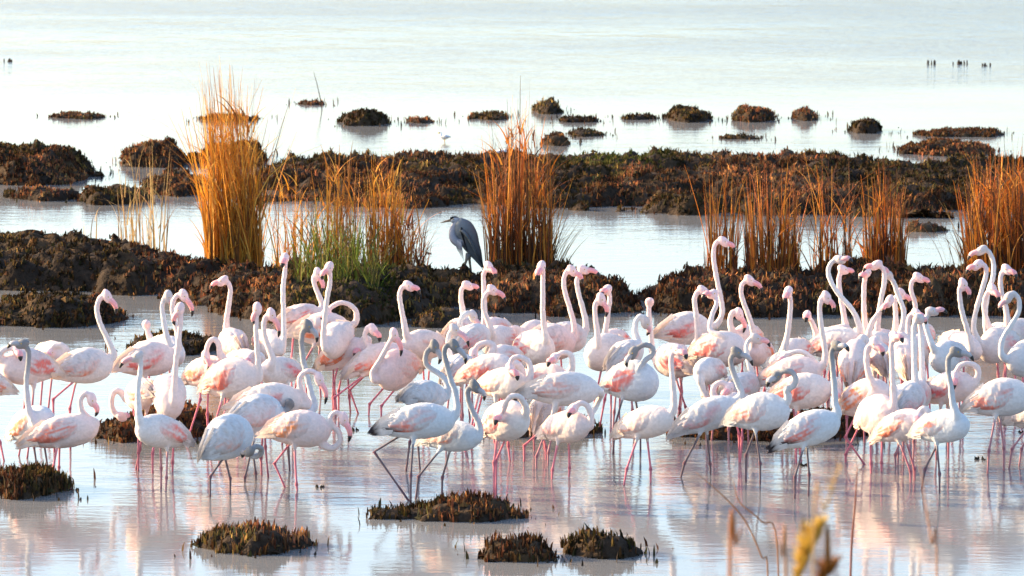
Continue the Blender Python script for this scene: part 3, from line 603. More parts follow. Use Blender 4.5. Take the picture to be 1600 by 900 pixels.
# ---- the flock: waterline row, tail tip, breast, body depth, neck from breast to head, bill tip, legs (joint, foot), plumage, label
BIRDS = [
 (722, (22, 612), (-72, 592), 52, [(-74, 575), (-82, 540), (-78, 500), (-70, 480)], (-50, 500), [[(8, 724)], [(2, 722)]], 'A', 'pinkish flamingo mostly cut off by the left edge, only its rear showing', dict(k=.2)),
 (714, (92, 584), (6, 566), 60, [(2, 556), (6, 545), (18, 540), (28, 542)], (36, 560), [[(26, 714)], [(42, 718)]], 'A', 'white flamingo preening behind the grey headed one at the left edge', dict()),
 (668, (48, 566), (104, 548), 46, [(106, 545), (100, 536), (88, 536), (80, 545)], (76, 560), None, 'A', 'flamingo hidden behind two others at far left, only a white back showing', dict()),
 (705, (76, 582), (174, 568), 58, [(175, 560), (172, 545), (163, 525), (154, 505), (150, 485), (155, 468), (165, 463)], (178, 494), [[(84, 622), (86, 700)], [(108, 640), (109, 705)]], 'A', 'tall pink tinged flamingo bowing its orange bill before the dark mound at left', dict(pink=.35, d=1)),
 (742, (8, 688), (84, 644), 54, [(60, 658), (49, 640), (45, 615), (44, 590), (47, 562), (47, 545), (40, 533)], (15, 542), [[(63, 742)], [(77, 745)]], 'J', 'grey headed flamingo facing left with orange wing, near the left edge', dict(pink=.9, warm=.3)),
 (757, (28, 692), (154, 664), 54, [(150, 662), (138, 654), (127, 640), (126, 623), (134, 615), (143, 622)], (147, 651), [[(84, 730), (84, 753)], [(91, 732), (90, 758)]], 'A', 'flamingo with red streaked wing and curled neck, front row at far left', dict(pink=1.0, warm=.25)),
 (684, (177, 572), (272, 557), 56, [(276, 548), (277, 530), (272, 505), (268, 482), (274, 465), (285, 462)], (297, 498), None, 'A', 'pink flamingo at left whose neck crosses behind an upright one, bill tip black', dict(pink=.6, d=1)),
 (640, (206, 560), (246, 552), 44, [(234, 540), (229, 525), (226, 511)], (224, 522), None, 'A', 'flamingo at back left showing only its upright head above another back', dict(d=1)),
 (652, (232, 542), (286, 552), 46, [(270, 542), (264, 525), (259, 500), (256, 475), (260, 460), (265, 457)], (268, 484), None, 'S', 'flamingo with pale grey neck standing just behind the crossed necks at left', dict(d=-1)),
 (738, (256, 598), (270, 634), 62, [(274, 625), (275, 600), (278, 560), (282, 525), (285, 497), (284, 476)], (278, 504), [[(239, 708), (239, 734)], [(269, 725), (269, 744)]], 'A', 'upright flamingo facing the camera, long straight neck with dark bill at left', dict(d=-1, pink=.3)),
 (735, (247, 606), (200, 626), 50, [(206, 634), (194, 629), (184, 617), (174, 619), (171, 638), (177, 652), (186, 656)], (197, 666), [[(209, 706)], [(217, 707), (217, 735)]], 'A', 'flamingo with neck looped down to its feet beside the dark mud strip at left', dict(d=1)),
 (765, (299, 696), (216, 660), 54, [(221, 655), (218, 630), (218, 600), (221, 578), (222, 562), (218, 552)], (190, 573), [[(251, 733), (251, 762)], [(261, 745), (260, 766)]], 'S', 'greyish flamingo facing left with raised neck, front row left', dict(pink=.5, k=.35)),
 (640, (384, 548), (348, 534), 50, [(352, 522), (352, 505), (355, 482), (358, 460), (355, 447), (347, 442)], (328, 458), None, 'A', 'white flamingo alone at back left, looking left before the tallest reeds', dict(d=1, pink=.1)),
 (692, (282, 600), (354, 568), 50, [(352, 560), (346, 550), (343, 533), (335, 526), (327, 534), (323, 552)], (325, 575), [[(314, 622), (298, 672)], [(325, 655)]], 'A', 'pink winged flamingo tucking its arched neck, behind the red winged one at left', dict(pink=.8)),
 (706, (309, 609), (404, 580), 66, [(405, 590), (404, 560), (402, 530), (401, 505), (403, 478)], (402, 506), [[(327, 655)], [(338, 650)]], 'A', 'flamingo with bold coral wing and thin upright neck, left of the middle', dict(pink=1.0, warm=.2)),
 (666, (347, 574), (408, 562), 44, [(410, 556), (404, 548), (396, 548), (390, 555)], (386, 568), None, 'A', 'flamingo hidden behind the coral winged one, only a pink back showing', dict()),
 (694, (474, 588), (410, 574), 46, [(424, 568), (427, 555), (420, 535), (414, 513), (416, 493), (425, 485)], (435, 523), [[(456, 620), (457, 690)], [(440, 690)]], 'A', 'flamingo with hooked neck and red bill hanging over a plain white body, left of middle', dict(pink=.5, d=-1)),
 (640, (396, 536), (438, 540), 48, [(441, 545), (445, 520), (444, 485), (443, 450), (446, 418), (445, 402)], (442, 418), None, 'A', 'tallest thick straight necked flamingo, left of the green grass', dict(d=-1, hd=0.0)),
 (612, (430, 502), (500, 492), 40, [(503, 485), (497, 465), (491, 450), (489, 437), (495, 429)], (500, 462), None, 'A', 'flamingo behind the straight necked pair, bill pointing down before green grass', dict(k=.5, d=1)),
 (622, (447, 520), (550, 514), 56, [(550, 508), (557, 500), (556, 486), (546, 476), (532, 473), (519, 479), (510, 488)], (503, 503), [[(456, 600)], [(502, 600)]], 'A', 'flamingo with orange tail whose neck loops back over its body', dict(pink=.8, warm=.6)),
 (643, (546, 514), (514, 542), 52, [(511, 540), (507, 524), (509, 491), (513, 458), (517, 436), (516, 412)], (506, 433), [[(520, 624), (520, 642)], [(546, 620), (548, 646)]], 'A', 'upright flamingo with round white belly showing both pink legs, left of middle', dict(d=-1, pink=.1)),
 (642, (490, 578), (574, 536), 50, [(576, 532), (572, 526), (565, 530), (562, 540)], (556, 556), None, 'A', 'flamingo with scarlet wing behind the round bellied one', dict(pink=1.2, k=.6)),
 (744, (352, 634), (474, 622), 56, [(482, 634), (471, 610), (468, 592), (477, 581), (490, 581), (498, 590)], (506, 632), [[(421, 741)], [(409, 757)]], 'A', 'flamingo with red shoulder spot and pink bill dangling, left of middle', dict(pink=.8)),
 (734, (410, 660), (488, 646), 46, [(489, 640), (484, 615), (475, 580), (470, 550), (471, 525), (479, 511)], (492, 540), None, 'J', 'dark grey necked flamingo rising between two pale ones left of the middle', dict(d=1)),
 (764, (405, 676), (518, 668), 60, [(505, 692), (519, 699), (531, 690), (530, 675), (520, 662), (517, 650), (526, 643), (537, 651)], (543, 690), [[(464, 756), (465, 764)], [(428, 726), (444, 762)]], 'A', 'flamingo in front lifting one bent pink leg, neck coiled at its breast', dict(pink=.4, warm=.7)),
 (752, (352, 660), (438, 644), 66, [(440, 650), (447, 643), (451, 634)], (452, 652), [[(383, 745), (383, 768)], [(399, 742), (399, 770)]], 'J', 'white bodied flamingo behind the stooping one, small grey head just visible', dict(pink=.2, d=1)),
 (775, (314, 710), (388, 668), 74, [(387, 680), (386, 700), (394, 713), (406, 710), (409, 699), (401, 694), (393, 699)], (380, 714), [[(329, 743), (329, 775)], [(359, 750), (359, 775)]], 'J', 'stooping flamingo in front with grey neck knotted under its breast', dict(pink=.2, warm=.6, k=.3, d=1, hd=-.25, L=.60)),
 (648, (534, 586), (634, 546), 50, [(610, 545), (590, 546), (575, 538), (570, 525), (574, 512), (582, 513)], (592, 534), [[(522, 620), (524, 645)], [(546, 611), (560, 650)]], 'A', 'flamingo with small hooked head behind its sloping back, right of the green grass', dict(pink=.5)),
 (650, (658, 575), (594, 580), 66, [(588, 590), (583, 578), (592, 562), (602, 545), (611, 527), (616, 516)], (625, 553), [[(577, 633), (576, 649)], [(596, 633), (596, 651)]], 'A', 'flamingo with neck slanting up and head hanging beside it, left of middle', dict(pink=.3, warm=.5)),
 (640, (704, 548), (630, 534), 50, [(636, 520), (631, 495), (627, 475), (625, 458), (629, 446), (638, 442)], (656, 457), None, 'A', 'flamingo with upright neck looking right against the dark bank below the heron', dict(pink=.4)),
 (735, (624, 616), (692, 624), 50, [(694, 626), (700, 614), (696, 600), (686, 589), (671, 580), (664, 569), (667, 554), (678, 543)], (683, 574), [[(633, 737)], [(657, 735)]], 'J', 'grey flamingo with an S shaped neck behind the large walking grey one', dict(d=1, pink=.0)),
 (785, (580, 671), (712, 652), 58, [(708, 652), (714, 638), (711, 612), (704, 592), (698, 570), (694, 551), (698, 540), (709, 538)], (726, 570), [[(642, 741), (642, 783)], [(584, 708), (628, 770)]], 'J', 'large grey flamingo in front walking with one leg stretched forward', dict(k=1.0, pink=.5)),
 (778, (652, 692), (750, 676), 50, [(745, 682), (750, 668), (746, 652), (738, 637), (732, 620), (731, 606), (741, 598)], (755, 624), [[(654, 743), (651, 768)], [(691, 748), (690, 786)]], 'J', 'smaller grey flamingo with curved neck just right of the large walking one', dict(pink=.5)),
 (694, (690, 592), (736, 572), 50, [(705, 565), (700, 545), (702, 526), (709, 518)], (731, 548), None, 'S', 'flamingo with deep red bill above two grey necks', dict(d=1)),
 (655, (702, 545), (762, 522), 46, [(732, 528), (719, 512), (722, 498), (730, 492), (738, 496)], (748, 530), None, 'S', 'flamingo with hanging pale bill in front of another below the heron', dict(d=1, nd=-.1)),
 (628, (690, 522), (745, 514), 40, [(728, 505), (723, 490), (720, 470), (721, 456), (729, 449)], (748, 462), None, 'A', 'flamingo with coral bill directly below the heron, leftmost of three raised heads', dict(d=1)),
 (606, (800, 520), (752, 512), 40, [(758, 500), (757, 470), (756, 440), (756, 424), (763, 411)], (773, 430), None, 'A', 'flamingo in the rear with highest head of three below the heron', dict()),
 (642, (808, 540), (760, 530), 52, [(769, 518), (764, 500), (756, 479), (757, 460), (768, 447)], (789, 469), None, 'A', 'flamingo with swollen upper neck and orange bill, in front of the highest headed', dict(pink=.5, d=-1)),
 (682, (818, 566), (764, 556), 44, [(768, 550), (772, 538), (763, 531), (749, 534), (740, 547)], (742, 572), None, 'A', 'flamingo showing a plump pink arched neck, right of two grey necks', dict()),
 (704, (708, 596), (804, 566), 50, [(806, 566), (816, 578), (818, 596), (812, 610)], (804, 626), [[(729, 700), (718, 722)], [(735, 720)]], 'A', 'flamingo with long pink streaked wing sloping left, middle of flock, head hidden', dict(pink=1.0)),
 (722, (742, 612), (820, 590), 50, [(824, 592), (829, 580), (826, 562), (812, 554), (800, 557), (797, 571)], (808, 590), None, 'A', 'flamingo with closed white neck ring on its back, middle of flock', dict(pink=.3)),
 (655, (803, 548), (860, 540), 56, [(853, 528), (850, 510), (848, 479), (848, 446), (848, 420), (846, 411)], (840, 432), None, 'A', 'flamingo with tall straight neck and magenta wing before the dark reeds', dict(pink=1.0, d=-1)),
 (622, (872, 526), (812, 517), 42, [(817, 522), (812, 513), (804, 508), (799, 514)], (804, 536), None, 'A', 'flamingo with small curled neck left of the tall straight necked one, middle', dict()),
 (640, (816, 530), (896, 540), 58, [(897, 534), (897, 510), (891, 486), (884, 463), (881, 443), (885, 428), (893, 424)], (909, 447), None, 'A', 'flamingo with red bill, left one of two parallel necks in the middle', dict(pink=.2, d=1)),
 (630, (852, 524), (912, 532), 50, [(914, 524), (916, 508), (911, 486), (904, 460), (902, 441), (910, 424)], (938, 438), None, 'A', 'flamingo with large pink bill, right one of two parallel necks in the middle', dict(pink=.2, d=1)),
 (664, (986, 552), (918, 550), 60, [(934, 535), (932, 510), (929, 482), (931, 468), (938, 461)], (944, 492), [[(922, 640)], [(935, 642)]], 'A', 'flamingo with white face and black bill tip in the middle, wing feathers ruffled', dict(d=-1, pink=.25)),
 (644, (984, 540), (938, 536), 48, [(944, 528), (948, 494), (952, 462), (949, 447)], (938, 458), None, 'A', 'flamingo facing left close behind the white faced one', dict(d=-1)),
 (703, (800, 607), (886, 584), 52, [(890, 578), (894, 562), (890, 550), (878, 548), (867, 555)], (856, 569), None, 'A', 'flamingo with cream head tucked against its back, middle of flock', dict(pink=.4)),
 (730, (808, 613), (938, 607), 56, [(938, 612), (936, 628), (928, 645), (920, 655)], (908, 668), [[(838, 712), (838, 733)], [(857, 710), (856, 731)]], 'S', 'large pale flamingo seen broadside without visible head, middle of flock', dict(pink=.3, nd=.2)),
 (720, (832, 668), (870, 634), 60, [(876, 628), (880, 616), (874, 608), (866, 612)], (860, 626), [[(819, 695), (819, 720)], [(853, 700), (853, 718)]], 'A', 'rosy flamingo seen from behind under the large broadside one', dict(d=1, pink=.6)),
 (747, (842, 684), (918, 656), 52, [(920, 662), (923, 645), (917, 630), (906, 625), (896, 633)], (888, 647), [[(863, 733), (862, 750)], [(890, 733), (889, 750)]], 'A', 'small cream flamingo preening in the front row, middle', dict(pink=.15, warm=.3)),
 (708, (938, 608), (1026, 588), 68, [(1016, 604), (1000, 596), (996, 578), (1006, 561), (1019, 550), (1018, 539), (1004, 536), (989, 546)], (981, 570), [[(961, 662), (958, 704)], [(1001, 670), (1001, 705)]], 'J', 'grey necked flamingo with blazing scarlet wing curling an S right of the middle', dict(pink=1.6)),
 (682, (946, 566), (1002, 548), 44, [(998, 542), (993, 522), (995, 505), (1003, 498), (1009, 506)], (1010, 530), None, 'S', 'flamingo showing a thin grey neck hoop right of the middle', dict(d=1)),
 (655, (1092, 574), (1026, 560), 56, [(1022, 560), (1018, 525), (1015, 495), (1016, 475)], (1014, 488), [[(1062, 640), (1062, 652)], [(1071, 635), (1072, 650)]], 'A', 'rosy flamingo with thin upright neck seen from behind, right of the scarlet wing', dict(pink=.8, d=1)),
 (756, (956, 682), (1050, 646), 52, [(1050, 640), (1052, 615), (1050, 590), (1048, 565), (1050, 549), (1058, 543)], (1071, 558), [[(979, 731), (975, 754)], [(1017, 735), (1017, 758)]], 'A', 'white flamingo striding in front with straight raised neck, right of the middle', dict(pink=.25, warm=.25)),
 (612, (1020, 520), (1110, 512), 54, [(1118, 511), (1128, 496), (1129, 480), (1123, 449), (1117, 416), (1116, 393), (1121, 380), (1130, 378)], (1148, 396), None, 'A', 'highest headed flamingo of the right half, pink body at the back', dict(pink=.5, d=1)),
 (650, (1140, 552), (1082, 538), 46, [(1090, 520), (1087, 490), (1084, 466), (1088, 453), (1096, 449)], (1114, 466), None, 'A', 'flamingo facing right touching bills with its neighbour', dict(pink=.3)),
 (668, (1072, 556), (1168, 540), 58, [(1130, 524), (1110, 515), (1112, 494), (1120, 474), (1116, 460)], (1097, 468), [[(1112, 640), (1112, 668)], [(1122, 668)]], 'A', 'flamingo with orange streaked wing touching bills with its left neighbour', dict(pink=1.1, warm=.2, hd=.1)),
 (628, (1192, 532), (1146, 522), 40, [(1144, 515), (1139, 497), (1144, 483), (1153, 484)], (1158, 516), None, 'A', 'flamingo with small round head and hanging bill behind the bill touching pair', dict()),
 (642, (1208, 562), (1170, 545), 44, [(1176, 527), (1174, 508), (1166, 483), (1157, 458), (1158, 440), (1168, 432)], (1188, 454), None, 'A', 'flamingo with strong curved neck and pink bill before the broad rusty reeds', dict(d=-1)),
 (694, (1120, 614), (1186, 602), 46, [(1178, 600), (1173, 575), (1168, 550), (1172, 536), (1182, 532)], (1204, 548), None, 'S', 'flamingo with maroon bill and white bow of neck, behind the grey headed strider', dict(d=1)),
 (744, (1044, 678), (1156, 628), 52, [(1158, 618), (1152, 598), (1144, 577), (1142, 560), (1150, 549)], (1175, 573), [[(1069, 722), (1064, 742)], [(1110, 727), (1111, 746)]], 'J', 'grey headed flamingo striding left leg back over the mud strip, right of middle', dict(pink=.3)),
 (755, (1130, 660), (1232, 634), 62, [(1230, 622), (1228, 606), (1238, 600), (1242, 589), (1236, 578), (1224, 577), (1213, 584)], (1198, 602), [[(1187, 722), (1187, 754)], [(1166, 713), (1166, 738)]], 'J', 'flamingo with dark curled neck preening its back, oval breast, right front', dict(pink=.4, warm=.3, nd=-.06)),
 (677, (1196, 574), (1272, 566), 44, [(1272, 572), (1268, 558), (1252, 546), (1237, 547), (1226, 554)], (1214, 566), None, 'S', 'flamingo with brown neck arched flat over its back, right side', dict(pink=.5)),
 (692, (1182, 598), (1284, 574), 54, [(1284, 570), (1289, 552), (1286, 530), (1282, 506), (1280, 480), (1283, 464), (1290, 461)], (1299, 487), None, 'A', 'flamingo with white raised neck and hooked head in front of the dark right bank', dict(pink=.8)),
 (722, (1192, 628), (1298, 602), 58, [(1300, 600), (1306, 592), (1310, 600), (1308, 612)], (1302, 626), None, 'A', 'flamingo with red striped flank behind the front grey one, head hidden', dict(pink=1.1)),
 (660, (1268, 548), (1220, 552), 44, [(1223, 545), (1228, 520), (1232, 490), (1233, 466), (1230, 450)], (1224, 468), None, 'A', 'slim flamingo facing the camera before the broad rusty reed clump', dict(d=-1)),
 (622, (1318, 532), (1278, 530), 40, [(1276, 526), (1272, 512), (1266, 498), (1259, 487)], (1256, 498), None, 'A', 'flamingo at the back with lowered red face peering left', dict()),
 (777, (1202, 698), (1312, 652), 56, [(1308, 648), (1305, 630), (1304, 605), (1301, 576), (1299, 550), (1306, 539)], (1325, 549), [[(1241, 744), (1241, 776)], [(1265, 744), (1264, 777)]], 'J', 'grey flamingo in front with black tail and upright neck, right side', dict(k=1.1, pink=.6)),
 (652, (1256, 552), (1346, 526), 50, [(1342, 518), (1336, 492), (1324, 474), (1309, 457), (1298, 439), (1293, 421), (1299, 407), (1309, 403)], (1330, 408), None, 'S', 'flamingo with sinuous slanting neck and dusky head, right bank behind', dict(pink=.6)),
 (627, (1284, 536), (1332, 526), 42, [(1324, 518), (1321, 497), (1316, 468), (1313, 440), (1318, 424)], (1337, 437), None, 'A', 'flamingo with pink face just right of the sinuous slanting neck', dict(d=1)),
 (634, (1326, 536), (1366, 530), 42, [(1352, 522), (1349, 501), (1347, 468), (1348, 436), (1352, 421)], (1340, 434), None, 'A', 'flamingo facing left, left one of two heads meeting at right', dict(d=-1)),
 (640, (1400, 545), (1360, 530), 46, [(1367, 522), (1369, 497), (1373, 468), (1379, 436), (1377, 416), (1368, 409)], (1347, 422), None, 'A', 'flamingo arching over its neighbour, right one of two heads meeting at right', dict()),
 (632, (1440, 545), (1398, 530), 44, [(1402, 525), (1408, 502), (1409, 480), (1400, 456), (1394, 438), (1386, 426)], (1372, 417), None, 'S', 'grey pink necked flamingo curving left behind the meeting heads', dict()),
 (660, (1400, 552), (1352, 535), 48, [(1355, 522), (1358, 505), (1367, 489), (1379, 474), (1388, 464)], (1379, 486), None, 'A', 'flamingo with whitish low head slanting right, below the meeting heads', dict()),
 (626, (1440, 535), (1392, 525), 42, [(1397, 515), (1397, 490), (1396, 465), (1404, 453)], (1419, 473), None, 'A', 'flamingo with bright pink face in the tight right cluster', dict()),
 (622, (1460, 530), (1424, 520), 40, [(1428, 505), (1427, 472), (1421, 451), (1422, 436), (1431, 428)], (1449, 444), None, 'A', 'flamingo with deep pink bill above the tight right cluster', dict()),
 (650, (1462, 550), (1418, 540), 44, [(1420, 532), (1416, 510), (1418, 491), (1428, 484)], (1440, 498), None, 'A', 'flamingo with short looking neck, pale head, in the tight right cluster', dict()),
 (676, (1516, 568), (1456, 552), 54, [(1456, 540), (1447, 516), (1443, 497), (1451, 482)], (1477, 487), None, 'S', 'flamingo with horizontal pink bill and bluish body at right', dict(pink=.5)),
 (728, (1388, 642), (1440, 620), 58, [(1434, 610), (1432, 586), (1431, 546), (1431, 515), (1438, 502)], (1451, 515), [[(1398, 710), (1399, 732)], [(1404, 710), (1404, 728)]], 'S', 'left one of two close parallel straight necks at right', dict(d=1, pink=.3)),
 (722, (1398, 636), (1450, 614), 54, [(1444, 605), (1444, 580), (1443, 546), (1441, 515), (1440, 502)], (1438, 518), None, 'S', 'right one of two close parallel straight necks at right', dict(d=1, pink=.3)),
 (738, (1342, 668), (1394, 636), 66, [(1393, 630), (1392, 598), (1391, 564), (1390, 534), (1394, 520)], (1406, 530), [[(1360, 723), (1360, 742)], [(1378, 725), (1378, 738)]], 'A', 'cream flamingo with straight neck and small head in the right front', dict(pink=.15, d=-1, warm=.2)),
 (724, (1310, 646), (1388, 606), 62, [(1366, 602), (1357, 586), (1352, 560), (1354, 540), (1364, 532)], (1376, 553), [[(1320, 681), (1350, 724)], [(1322, 712), (1322, 724)]], 'A', 'flamingo with orange wing and one raised magenta leg at right', dict(pink=1.0, warm=.5)),
 (692, (1326, 602), (1342, 540), 56, [(1350, 532), (1358, 540), (1360, 552), (1352, 560)], (1346, 576), None, 'A', 'flamingo seen from behind with white pointed tail and red patch at right', dict(d=1, pink=1.2)),
 (672, (1418, 586), (1414, 544), 54, [(1420, 536), (1412, 528), (1404, 534), (1402, 545)], (1400, 560), None, 'A', 'very white flamingo seen from behind in the tight right cluster', dict(d=1, pink=.05)),
 (684, (1386, 578), (1362, 546), 46, [(1366, 538), (1374, 536), (1378, 545)], (1380, 560), None, 'A', 'white flamingo squeezed between the red patched one and the cluster', dict(d=1, pink=.1)),
 (650, (1474, 532), (1528, 546), 42, [(1516, 542), (1508, 510), (1499, 478), (1496, 450), (1501, 438)], (1508, 463), None, 'A', 'white flamingo with slender neck and salmon bill, left of the right edge group', dict(d=-1, pink=.1)),
 (622, (1590, 530), (1540, 522), 44, [(1540, 515), (1536, 490), (1540, 455), (1548, 430), (1549, 407), (1542, 390), (1532, 386)], (1510, 404), None, 'S', 'highest grey pink head at right, in front of the large rusty reeds', dict()),
 (642, (1598, 536), (1530, 542), 56, [(1530, 535), (1520, 515), (1519, 498), (1524, 475), (1532, 448), (1538, 425), (1536, 412), (1526, 409)], (1508, 425), None, 'A', 'flamingo with strongly curved white neck and rose bill facing left, right group', dict(pink=.3)),
 (632, (1600, 528), (1550, 522), 42, [(1546, 512), (1538, 495), (1534, 475), (1538, 456), (1547, 446)], (1555, 466), None, 'A', 'flamingo with whitish head peeping between two curved necks at right', dict()),
 (632, (1648, 524), (1560, 520), 48, [(1573, 505), (1569, 477), (1562, 450), (1562, 428), (1570, 417)], (1584, 433), None, 'A', 'flamingo facing right near the right edge, rose face upright neck', dict(pink=.3)),
 (656, (1662, 556), (1572, 562), 60, [(1566, 556), (1562, 540), (1567, 522), (1578, 505), (1589, 485), (1590, 466), (1581, 455), (1574, 461)], (1562, 485), None, 'S', 'flamingo cut by the right edge, neck in a big S with dusky rose bill', dict(pink=.4)),
 (717, (1432, 628), (1520, 592), 52, [(1514, 600), (1525, 588), (1525, 572), (1512, 565), (1498, 568), (1490, 584)], (1487, 605), None, 'A', 'pink flamingo with neck rolled into a white ring, behind the grey headed right one', dict(pink=.6)),
 (767, (1424, 682), (1510, 656), 54, [(1492, 645), (1486, 625), (1483, 600), (1479, 575), (1480, 555), (1490, 545)], (1518, 562), [[(1467, 739), (1467, 766)], [(1446, 735), (1442, 760)]], 'J', 'grey headed flamingo with brown bill in the front row, rightmost but one', dict(pink=.4)),
 (752, (1364, 690), (1444, 648), 50, [(1446, 645), (1444, 636), (1436, 638), (1432, 646)], (1428, 662), [[(1422, 735), (1422, 752)], [(1430, 735), (1430, 752)]], 'A', 'flamingo with orange patch and drooping tail in front at right, head hidden', dict(pink=.9, warm=.4)),
 (738, (1502, 638), (1612, 612), 62, [(1616, 605), (1622, 570), (1618, 535), (1612, 515), (1620, 505)], (1640, 520), [[(1544, 703), (1542, 735)], [(1570, 703), (1570, 736)]], 'S', 'bluish flamingo with red stripe and grey tail, cut by the right edge', dict(pink=.9, k=.3)),
 (730, (1566, 660), (1664, 645), 46, [(1668, 640), (1672, 610), (1668, 580), (1676, 570)], (1694, 585), [[(1580, 700), (1576, 728)], [(1592, 730)]], 'S', 'flamingo at the right edge seen under the bluish one, only its belly', dict()),
 (688, (1134, 588), (1088, 574), 44, [(1092, 585), (1096, 600), (1100, 612)], (1106, 632), None, 'S', 'brownish white flamingo feeding head down beneath the bill touching pair', dict()),
 (722, (1184, 644), (1122, 628), 44, [(1120, 620), (1113, 610), (1116, 597), (1127, 593), (1138, 600)], (1128, 620), None, 'A', 'flamingo whose cream neck loop shows behind the grey headed strider', dict()),
 (776, (752, 682), (820, 642), 66, [(819, 646), (821, 630), (812, 614), (800, 612), (792, 620), (787, 634), (782, 644)], (774, 658), [[(772, 721), (772, 775)], [(775, 721), (775, 775)]], 'A', 'flamingo with ruffled red wing and black quills preening on one leg, middle front', dict(pink=1.2, k=1.0, nd=-.12)),
]
for b in BIRDS: flamingo(*b[:9], **b[9])
# blend torso, neck, head and thighs into one skin, then hang the bare shanks on it
dg = bpy.context.evaluated_depsgraph_get(); dg.update()
for tmp, mb, lm, root, org in REMESH:
    ev = tmp.evaluated_get(dg).to_mesh(); nv = len(ev.vertices); co = np.empty(nv*3); ev.vertices.foreach_get('co', co); co = co.reshape(-1, 3)
    faces = [tuple(p.vertices) for p in ev.polygons]
    kd = kdtree.KDTree(len(mb.v))
    for i, v in enumerate(mb.v): kd.insert(v, i)
    kd.balance(); cols = [mb.c[kd.find(c)[1]] for c in co]
    # average colours over neighbours so that no patch shows a hard edge
    ed = np.array([e.vertices[:] for e in ev.edges]); ca = np.array(cols, dtype=float)
    for _ in range(4):
        acc = ca.copy(); cnt = np.ones(nv); np.add.at(acc, ed[:, 0], ca[ed[:, 1]]); np.add.at(acc, ed[:, 1], ca[ed[:, 0]])
        np.add.at(cnt, ed[:, 0], 1); np.add.at(cnt, ed[:, 1], 1); ca = acc/cnt[:, None]
    vn = np.empty(nv*3); ev.vertices.foreach_get('normal', vn); vn = vn.reshape(-1, 3)
    dsp = np.array([mnoise.noise(Vector(c)*22)*0.0035+mnoise.noise(Vector(c)*55)*0.002 for c in co]); co = co+vn*dsp[:, None]
    V = co.tolist() + [tuple(v) for v in lm.v]; Fs = faces + [tuple(i+nv for i in f) for f in lm.f]
    C = np.concatenate([ca, np.array(lm.c)], 0)
    tmp.to_mesh_clear() if False else tmp.evaluated_get(dg).to_mesh_clear()
    mesh_obj('body', V, Fs, C, M_FEATHER, root, True, org)
for tmp, *_ in REMESH: bpy.data.objects.remove(tmp)
# ------------------------------------------------------------------ the heron on the middle bank
def heron():
    b = ground(738, 452); Y = b.y; z0 = hgt(b.x, b.y); root = empty('heron', (b.x, Y, z0)); org = tuple(root.location)
    tag(root, 'hunched grey heron standing beside the dense rusty reeds', 'heron')
    q = lambda x, y, dy=0: onplane(x, y, Y)+Vector((0, dy, 0))
    G1, G2, DK = (0.11, 0.13, 0.15), (0.18, 0.195, 0.21), (0.012, 0.015, 0.02)
    mb = MB()
    P = catmull([q(710, 350), q(719, 354), q(728, 364), q(736, 382), q(745, 399), q(754, 418)], 5)
    n = len(P); prof = [lerp([0, .12, .3, .5, .75, 1], [.045, .098, .130, .122, .078, .012], i/(n-1)) for i in range(n)]
    mb.tube(P, [(r, r*0.8) for r in prof], [mixc(G2, G1, i/(n-1)) for i in range(n)], 16)
    nk = catmull([q(726, 376, -.03), q(716, 379, -.03), q(708, 371, -.02), q(708, 359), q(713, 349), q(711, 343)], 5)
    mb.tube(nk, [lerp([0, .3, .8, 1], [.05, .052, .042, .03], i/(len(nk)-1)) for i in range(len(nk))], [(0.33, 0.32, 0.36)]*len(nk), 12)
    mb.ball(q(711, 344), 0.034, (-1, 0, -0.1), 0.062, (0.36, 0.37, 0.40), 12)
    for k in range(5):                      # loose breast plumes
        a = q(711+k*2.2, 372+k, -.05-.01*k); mb.tube([a, a+Vector((0.01, -.01, -.07)), a+Vector((0.035, -.01, -.15-.02*k))], [.012, .009, .002], [(0.36, 0.35, 0.38)]*3, 5)
    for sx, dy in ((722, -0.03), (732, 0.04)):
        hp = q(732, 396, dy); an = q(sx+3, 418, dy); ft = Vector((q(sx+10, 440).x, Y+dy, z0-0.05))
        mb.tube([hp, hp.lerp(an, .5), an, an.lerp(ft, .5), ft], [.035, .016, .012, .009, .010], [G2, (0.22, 0.18, 0.13), (0.16, 0.13, 0.1), (0.16, 0.13, 0.1), (0.12, 0.1, 0.08)], 8)
    mb.build('body', M_FEATHER, root, org)
    for sd in (-1, 1):
        wb = MB(); Pw = catmull([q(720, 358, sd*.075), q(730, 366, sd*.098), q(740, 384, sd*.088), q(748, 402, sd*.05), q(757, 420, sd*.012)], 5)
        k = len(Pw); wb.tube(Pw, [(lerp([0, .3, .7, 1], [.03, .022, .02, .004], i/(k-1)), lerp([0, .25, .6, 1], [.04, .105, .08, .01], i/(k-1))) for i in range(k)], [mixc(G1, DK, max(0, i/(k-1)-.55)*1.6) for i in range(k)], 12, (0, 1, 0))
        wb.build('wing', M_WING, root, org)
    pb = MB(); pb.tube(catmull([q(721, 354, -.10), q(722, 362, -.125), q(725, 374, -.125), q(731, 392, -.11)], 4), [.008, .012, .016, .017, .017, .015, .013, .012, .011, .009, .007, .005, .002], [DK]*13, 8); pb.build('shoulder_patch', M_FEATHER, root, org)
    cb = MB(); cb.tube(catmull([q(704, 343), q(711, 339), q(718, 342), q(728, 349)], 4), [.012, .026, .02, .012, .01, .009, .009, .008, .008, .006, .005, .004, .002], [DK]*13, 8); cb.build('crest', M_FEATHER, root, org)
    bb = MB(); bb.tube([q(705, 344), q(700, 345), q(688, 348)], [.020, .014, .003], [(0.28, 0.17, 0.08), (0.24, 0.15, 0.08), (0.12, 0.09, 0.07)], 8); bb.build('bill', M_BILL, root, org)
    eb = bpy.data.objects.new('eye', eye_me); COL.objects.link(eb); eb.parent = root; eb.location = q(708, 342, -0.032)-Vector(org)
heron()
